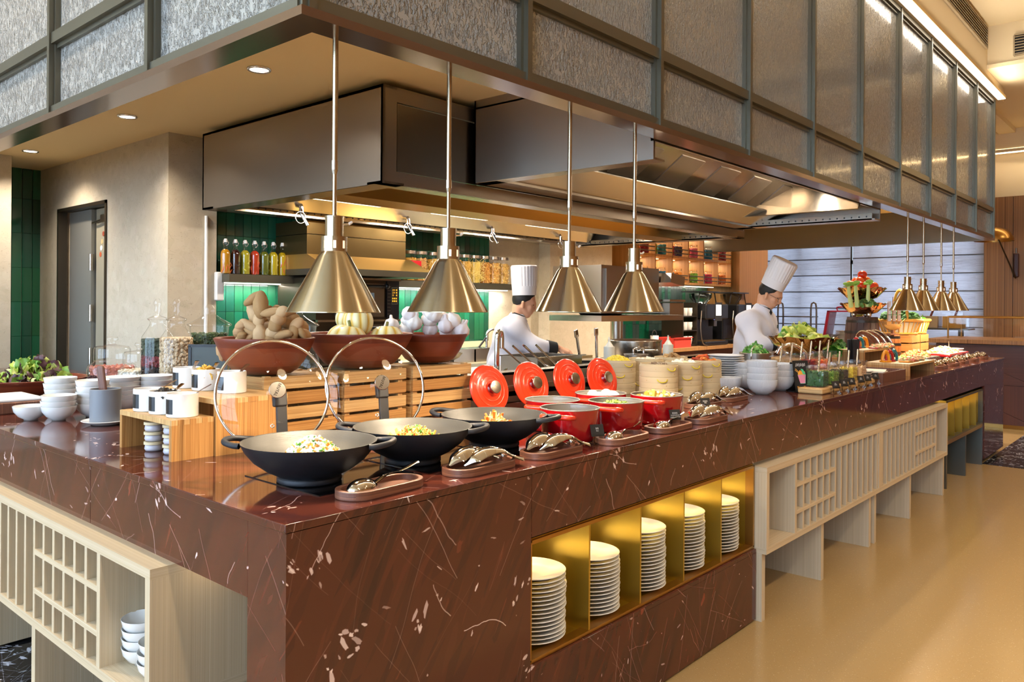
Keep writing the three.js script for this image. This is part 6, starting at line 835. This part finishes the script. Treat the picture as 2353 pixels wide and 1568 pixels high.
  for (let j = 0; j < 2; j++) for (let k = 0; k < n; k++) { const y = y0 + j * 0.33; obj('rail', [bar([x0 + k * p + 0.02, y + 0.05, -3.545], [x0 + (k + 1) * p - 0.02, y + 0.05, -3.545], 0.007), bar([x0 + k * p + 0.02, y + 0.1, -3.545], [x0 + (k + 1) * p - 0.02, y + 0.1, -3.545], 0.007)], M.bronze, s); obj('cubby_lamp', span(x0 + k * p + 0.05, x0 + (k + 1) * p - 0.05, y + 0.3, y + 0.31, -3.8, -3.72), glow(2.2, 1.5, 0.7), s); rect(p - 0.12, 0.06, SOFT, 22, [x0 + (k + 0.5) * p, y + 0.295, -3.76], [x0 + (k + 0.5) * p, y, -3.7]); }
  obj('led_strip', span(x0, x1, y0 - 0.024, y0 - 0.016, -3.86, -3.82), glow(2.6, 2.6, 2.0), s); rect(2.3, 0.04, SOFT, 18, [8.2, y0 - 0.03, -3.8], [8.2, 0, -3.93]);
  const cols = [[0x3a3a5a, 'dark violet'], [0xd0742a, 'orange'], [0xd06a8a, 'pink'], [0x1f6f94, 'blue'], [0x1f6f94, 'deep blue'], [0xd98a2a, 'amber'], [0x8a1c24, 'red'], [0x6fa02c, 'green'], [0x2a7a8a, 'teal'], [0xc8365a, 'rose']];
  for (let j = 0; j < 2; j++) for (let k = 0; k < n; k++) for (let q = 0; q < 2; q++) { const [c, nm] = cols[(k * 2 + q + j * 5) % 10]; const m = thing('sweet_jar', `jar of ${nm} sweets, ${j ? 'upper' : 'lower'} row, ${['first', 'second', 'third', 'fourth', 'fifth', 'sixth'][k]} cubby from the left, ${q ? 'right' : 'left'} one`, 'jar', [x0 + (k + 0.3 + q * 0.3) * p, y0 + j * 0.33 + 0.014, -3.66 + q * 0.05], 0, 'sweet jars'); obj('sweets', [...beansRing(c)], M.food, m); obj('jar_wall', lathe([[0, 0], [0.052, 0], [0.055, 0.01], [0.055, 0.13], [0.045, 0.15]], 24), M.glass, m); obj('lid', [cyl(0.047, 0.047, 0.02, 24, 0, 0.165, 0), tor(0.046, 0.004, 6, 24, 0, 0.152, 0, PI / 2)], M.glassThick, m); }
  struct('trim_2', planar(span(9.5, 10.45, 0, CEIL, -3.95, -3.45)), std(0xe6d0ac, 0.5, 0, { map: oakT }), 'wood panelled column beside the sweet shelf');
}
function beansRing(c) { const g = beans(0.053, 0.006, 0.125, 70, [c, new THREE.Color(c).offsetHSL(0, 0, 0.08).getHex()], 0.018); return [g]; }
// =====================================================================  THE TWO CHEFS
function fieldMesh(bones, k, [cx, cy, cz], half, res) { // smooth union of tapered capsules, meshed
  const mc = new MarchingCubes(res, M.skin, false, false, 160000); mc.isolation = 0; const h = res / 2, f = mc.field;
  const B = bones.map(([a, b, r0, r1]) => { const d = [b[0] - a[0], b[1] - a[1], b[2] - a[2]], l = d[0] * d[0] + d[1] * d[1] + d[2] * d[2] || 1e-9; return [a[0], a[1], a[2], d[0], d[1], d[2], 1 / l, r0, (r1 ?? r0) - r0]; });
  for (let z = 0; z < res; z++) for (let y = 0; y < res; y++) for (let x = 0; x < res; x++) {
    const X = cx + (x - h) / h * half, Y = cy + (y - h) / h * half, Z = cz + (z - h) / h * half; let s = 0, m = 1e9;
    for (const b of B) { const px = X - b[0], py = Y - b[1], pz = Z - b[2]; let t = (px * b[3] + py * b[4] + pz * b[5]) * b[6]; t = t < 0 ? 0 : t > 1 ? 1 : t; const ex = px - t * b[3], ey = py - t * b[4], ez = pz - t * b[5], d = Math.sqrt(ex * ex + ey * ey + ez * ez) - b[7] - t * b[8]; if (d < m) m = d; if (d < 0.2) s += Math.exp(-d * k); }
    f[x + y * res + z * res * res] = s > 0 ? Math.log(s) / k : -m;
  }
  mc.update(); const n = mc.count, g = new THREE.BufferGeometry(), p = new Float32Array(mc.positionArray.subarray(0, n * 3)), q = new Float32Array(mc.normalArray.subarray(0, n * 3));
  for (let i = 0; i < n; i++) { p[3 * i] = cx + p[3 * i] * half; p[3 * i + 1] = cy + p[3 * i + 1] * half; p[3 * i + 2] = cz + p[3 * i + 2] * half; const l = Math.hypot(q[3 * i], q[3 * i + 1], q[3 * i + 2]) || 1; q[3 * i] /= l; q[3 * i + 1] /= l; q[3 * i + 2] /= l; }
  g.setAttribute('position', new THREE.BufferAttribute(p, 3)); g.setAttribute('normal', new THREE.BufferAttribute(q, 3)); g.setAttribute('uv', new THREE.BufferAttribute(new Float32Array(n * 2), 2)); return g;
}
// local axes of a chef: x = left, y = up, z = forward
function handBones(w, dir, palm, s) { // wrist, pointing direction, palm normal, +1 left hand / -1 right hand
  const d = V(dir).normalize(), n = V(palm).addScaledVector(d, -V(palm).dot(d)).normalize(), t = new THREE.Vector3().crossVectors(d, n).multiplyScalar(s), o = V(w), P = (a, b, c) => { const v = o.clone().addScaledVector(d, a).addScaledVector(t, b).addScaledVector(n, c); return [v.x, v.y, v.z]; };
  const out = [[P(-0.03, 0, 0), P(0.02, 0, 0), 0.024, 0.022]];
  for (const b of [-0.028, -0.009, 0.01, 0.028]) out.push([P(0.02, b * 0.7, 0), P(0.082, b, 0.004), 0.015, 0.012]);
  [[-0.028, 0.03], [-0.009, 0.042], [0.01, 0.046], [0.029, 0.04]].forEach(([b, l], i) => { const c = 0.3 + 0.08 * i; out.push([P(0.082, b, 0.004), P(0.082 + l * Math.cos(c), b * 1.08, 0.004 + l * Math.sin(c)), 0.0095, 0.0088], [P(0.082 + l * Math.cos(c), b * 1.08, 0.004 + l * Math.sin(c)), P(0.082 + l * 1.35, b * 1.08, 0.004 + l * 1.15), 0.0088, 0.0076]); });
  out.push([P(0.02, 0.02, 0.006), P(0.05, 0.05, 0.02), 0.0135, 0.0105], [P(0.05, 0.05, 0.02), P(0.08, 0.054, 0.036), 0.01, 0.0085]); return out;
}
function chef(label, pos, face, J) {
  const g = thing('person', label, 'person', pos, face); const skin = [], at = (p, a, b, c) => [p[0] + a, p[1] + b, p[2] + c];
  // head frame
  const H = new THREE.Matrix4().compose(V(J.head), new THREE.Quaternion().setFromEuler(new THREE.Euler(J.nod, J.turn || 0, J.roll || 0)), new THREE.Vector3(1, 1, 1)), hp = (x, y, z) => { const v = new THREE.Vector3(x, y, z).applyMatrix4(H); return [v.x, v.y, v.z]; };
  const headB = [[hp(0, 0.036, -0.026), hp(0, 0.034, 0.018), 0.069], [hp(0, 0.0, 0.03), hp(0, -0.085, 0.055), 0.056, 0.026], [hp(0.04, -0.03, 0.0), hp(0.016, -0.085, 0.05), 0.028, 0.02], [hp(-0.04, -0.03, 0.0), hp(-0.016, -0.085, 0.05), 0.028, 0.02], [hp(0, 0.012, 0.088), hp(0, -0.028, 0.106), 0.008, 0.011], [hp(0.012, -0.03, 0.094), hp(-0.012, -0.03, 0.094), 0.008], [hp(0.034, 0.022, 0.072), hp(0.012, 0.02, 0.082), 0.012], [hp(-0.034, 0.022, 0.072), hp(-0.012, 0.02, 0.082), 0.012], [hp(0.036, -0.025, 0.06), hp(0.03, -0.035, 0.062), 0.02], [hp(-0.036, -0.025, 0.06), hp(-0.03, -0.035, 0.062), 0.02], [hp(0.016, -0.055, 0.083), hp(-0.016, -0.055, 0.083), 0.0065], [hp(0.013, -0.065, 0.081), hp(-0.013, -0.065, 0.081), 0.007], [hp(0.076, 0.0, -0.008), hp(0.074, -0.036, 0.0), 0.011, 0.008], [hp(-0.076, 0.0, -0.008), hp(-0.074, -0.036, 0.0), 0.011, 0.008], [hp(0, -0.05, -0.03), J.neck, 0.05, 0.052]];
  const headG = fieldMesh(headB, 130, J.head, 0.2, 104);
  const arm = (s) => { const a = s > 0 ? J.L : J.R; return [[a[0], a[1], 0.05, 0.042], [a[1], a[2], 0.04, 0.028]]; };
  const legs = [1, -1].flatMap((s) => [[[s * 0.09, J.hip[1], J.hip[2]], [s * 0.1, 0.48, 0.02], 0.075, 0.052], [[s * 0.1, 0.48, 0.02], [s * 0.1, 0.08, -0.01], 0.05, 0.038], [[s * 0.1, 0.04, -0.03], [s * 0.11, 0.035, 0.14], 0.036, 0.03]]);
  const torso = [[[0, J.hip[1], J.hip[2]], J.chest, 0.125, 0.13], [J.L[0], J.R[0], 0.062, 0.062], [[0.08, J.hip[1], J.hip[2]], [0.1, J.chest[1], J.chest[2]], 0.09, 0.1], [[-0.08, J.hip[1], J.hip[2]], [-0.1, J.chest[1], J.chest[2]], 0.09, 0.1], [J.chest, J.neck, 0.1, 0.05]];
  const bodyG = fieldMesh([...torso, ...arm(1), ...arm(-1), ...legs], 45, [0, 0.8, 0.12], 0.86, 110);
  const hands = [[J.L[2], J.Lh, 1], [J.R[2], J.Rh, -1]].map(([w, [dir, palm], s]) => fieldMesh(handBones(w, dir, palm, s), 260, at(w, dir[0] * 0.06, dir[1] * 0.06, dir[2] * 0.06), 0.12, 76));
  obj('body', mrg([headG, bodyG, ...hands]), M.skin, g);
  const inf = (l, d) => l.map(([a, b, r0, r1]) => [a, b, r0 + d, (r1 ?? r0) + d]);
  const jac = [...inf(torso, 0.022), [[0, J.hip[1], J.hip[2]], [0, J.hip[1] - 0.2, J.hip[2]], 0.15, 0.165], [[0.08, J.hip[1], J.hip[2]], [0.09, J.hip[1] - 0.2, J.hip[2]], 0.11, 0.12], [[-0.08, J.hip[1], J.hip[2]], [-0.09, J.hip[1] - 0.2, J.hip[2]], 0.11, 0.12]];
  for (const a of [J.L, J.R]) { const e = a[2].map((v, i) => a[1][i] + (v - a[1][i]) * 0.6); jac.push([a[0], a[1], 0.068, 0.06], [a[1], e, 0.06, 0.054]); }
  const jg = fieldMesh(jac, 42, [0, 0.95, 0.12], 0.7, 120), jp = jg.attributes.position; // soft folds in the cloth
  for (let i = 0; i < jp.count; i++) { const x = jp.getX(i), y = jp.getY(i), z = jp.getZ(i), f = 0.009 * Math.sin(30 * y + 20 * z + 5 * Math.sin(9 * x)) * Math.sin(13 * x + 11 * z + 4 * y), n = jg.attributes.normal; jp.setXYZ(i, x + n.getX(i) * f, y + n.getY(i) * f, z + n.getZ(i) * f); }
  jg.computeVertexNormals(); { const nn = jg.attributes.normal, f0 = fieldNormals(jp, jg); if (f0) jg.setAttribute('normal', f0); }
  const jk = obj('chef_jacket', jg, M.cloth, g);
  obj('trousers', fieldMesh(inf(legs.filter((_, i) => i % 3 < 2), 0.022), 50, [0, 0.5, 0.02], 0.56, 72), M.darkCloth, g);
  // collar and cuffs
  const nk = V(J.neck), up = V(J.head).sub(nk).normalize(); const col = lathe([[0.066, -0.03], [0.064, 0.0], [0.06, 0.03], [0.056, 0.032], [0.058, 0.0], [0.06, -0.03]], 32); col.applyQuaternion(new THREE.Quaternion().setFromUnitVectors(new THREE.Vector3(0, 1, 0), up)); col.translate(nk.x + up.x * 0.02, nk.y + up.y * 0.02, nk.z + up.z * 0.02); obj('collar', col, M.darkCloth, g);
  obj('neckerchief', put(new THREE.OctahedronGeometry(0.03), 0, J.neck[1] - 0.012, J.neck[2] + 0.07, 0, 0, 0, [1, 1.2, 0.6]), M.darkCloth, g);
  for (const a of [J.L, J.R]) { const A = V(a[1]).lerp(V(a[2]), 0.5), B = V(a[1]).lerp(V(a[2]), 0.92), L = A.distanceTo(B), c = new THREE.CylinderGeometry(0.049, 0.063, L, 28, 1, true); const c2 = new THREE.CylinderGeometry(0.046, 0.059, L, 28, 1, true); for (const q of [c, c2]) q.applyMatrix4(new THREE.Matrix4().compose(A.clone().lerp(B, 0.5), new THREE.Quaternion().setFromUnitVectors(new THREE.Vector3(0, 1, 0), B.clone().sub(A).normalize()), new THREE.Vector3(1, 1, 1))); obj('cuff', [c, c2], M.darkCloth, g); }
  for (let k = 0; k < 4; k++) for (const s of [-0.05, 0.05]) { const t = k / 4, y = J.chest[1] - 0.02 - t * 0.3; obj('button', sph(0.009, 10, s + 0.0, y, J.chest[2] + 0.15 - t * 0.02 + (J.hip[2] - J.chest[2]) * t), M.black, jk); }
  // head dress, hair, eyes
  const head = (geo) => geo.applyMatrix4(H);
  const hair = new THREE.SphereGeometry(0.084, 40, 24, 0, 2 * PI, 0, 1.95); hair.scale(0.97, 1.02, 1.13); hair.rotateX(-0.66); hair.translate(0, 0.034, -0.012); obj('hair', head(hair), M.hair, g);
  for (const s of [-1, 1]) { obj('eye', head(sph(0.0105, 12, s * 0.031, 0.004, 0.08, [1.2, 0.5, 0.5])), M.hair, g); obj('eyebrow', head(tube([[s * 0.048, 0.022, 0.07], [s * 0.034, 0.03, 0.082], [s * 0.016, 0.026, 0.09]], 0.0034, 10, 6)), M.hair, g); }
  obj('lips', head(put(new THREE.CapsuleGeometry(0.0055, 0.026, 4, 8), 0, -0.06, 0.087, 0, 0, PI / 2, [0.9, 1, 0.7])), std(0xa85a50, 0.5), g);
  const N = 96, hs = []; for (const [y, r] of [[0, 0.094], [0.004, 0.0955], [0.07, 0.099], [0.075, 0.1], [0.16, 0.104], [0.23, 0.106], [0.245, 0.1], [0.24, 0.05], [0.236, 0]]) hs.push([r, y]);
  const hat = lathe(hs, N), p = hat.attributes.position; for (let i = 0; i < p.count; i++) { const y = p.getY(i), x = p.getX(i), z = p.getZ(i), a = Math.atan2(z, x), k = y > 0.073 && y < 0.242 ? 1 + 0.022 * Math.cos(a * 26) : 1; p.setXYZ(i, x * k * 0.91, y, z * k * 1.02); } hat.computeVertexNormals(); hat.rotateX(J.hatTilt || -0.1); hat.translate(0, 0.06, -0.012); const ho = obj('toque_hat', head(hat), M.hat, g);
  const band = lathe([[0.0962, 0], [0.1005, 0.072], [0.099, 0.074]], 64); band.scale(0.91, 1, 1.02); band.rotateX(J.hatTilt || -0.1); band.translate(0, 0.06, -0.012); obj('hat_band', head(band), M.hat, ho);
  if (J.glasses) { const fr = []; for (const s of [-1, 1]) { fr.push(tor(0.022, 0.0018, 6, 24, s * 0.03, -0.004, 0.096)); fr.push(bar([s * 0.052, 0.002, 0.094], [s * 0.08, 0.006, 0.0], 0.0016)); } fr.push(bar([-0.009, 0.0, 0.098], [0.009, 0.0, 0.098], 0.0016)); obj('glasses', head(mrg(fr)), M.steelDark, g); }
  if (J.badge) obj('name_badge', box(0.02, 0.03, 0.003, J.badge[0], J.badge[1], J.badge[2]), std(0x2f4a3a, 0.4), jk);
  return g;
}
function fieldNormals(p, g) { // smooth normals for triangle soup: average over shared positions
  const m = new Map(), n = new Float32Array(p.count * 3), src = g.attributes.normal, key = (i) => Math.round(p.getX(i) * 2e4) + '_' + Math.round(p.getY(i) * 2e4) + '_' + Math.round(p.getZ(i) * 2e4);
  for (let i = 0; i < p.count; i++) { const k = key(i), e = m.get(k); if (e) { e[0] += src.getX(i); e[1] += src.getY(i); e[2] += src.getZ(i); } else m.set(k, [src.getX(i), src.getY(i), src.getZ(i)]); }
  for (let i = 0; i < p.count; i++) { const e = m.get(key(i)), l = Math.hypot(...e) || 1; n[3 * i] = e[0] / l; n[3 * i + 1] = e[1] / l; n[3 * i + 2] = e[2] / l; }
  return new THREE.BufferAttribute(n, 3);
}
chef('chef in white jacket and tall hat seen in profile, reaching over the steel bench', [3.88, 0, -2.79], Math.atan2(0.661, 0.75), { hip: [0, 0.9, -0.02], chest: [0, 1.13, 0.02], neck: [0, 1.285, 0.06], head: [0, 1.425, 0.115], nod: 0.28, L: [[0.18, 1.215, 0.03], [0.17, 1.06, 0.22], [0.1, 1.05, 0.4]], R: [[-0.18, 1.215, 0.03], [-0.19, 1.07, 0.21], [-0.13, 1.06, 0.39]], Lh: [[-0.1, -0.25, 0.96], [-0.3, -0.95, -0.2]], Rh: [[0.1, -0.25, 0.96], [0.3, -0.95, -0.2]], hatTilt: -0.3 });
chef('chef with glasses and tall white hat bending over the mirrored lettuce bowl', [5.41, 0, -1.36], Math.atan2(0.05, 1), { hip: [0, 0.93, -0.04], chest: [0, 1.2, 0.0], neck: [0, 1.37, 0.05], head: [0, 1.515, 0.115], nod: 0.5, turn: 0.12, L: [[0.185, 1.295, 0.0], [0.24, 1.08, 0.08], [0.1, 1.06, 0.3]], R: [[-0.185, 1.285, 0.0], [-0.26, 1.1, 0.1], [-0.12, 1.115, 0.3]], Lh: [[-0.5, -0.2, 0.8], [-0.2, -0.95, -0.2]], Rh: [[0.45, -0.2, 0.85], [0.2, -0.95, -0.2]], hatTilt: -0.02, glasses: true, badge: [0.09, 1.24, 0.15] });
scene.traverse((o) => { if (o.isMesh) { o.castShadow = true; o.receiveShadow = true; } });
renderer.render(scene, camera);
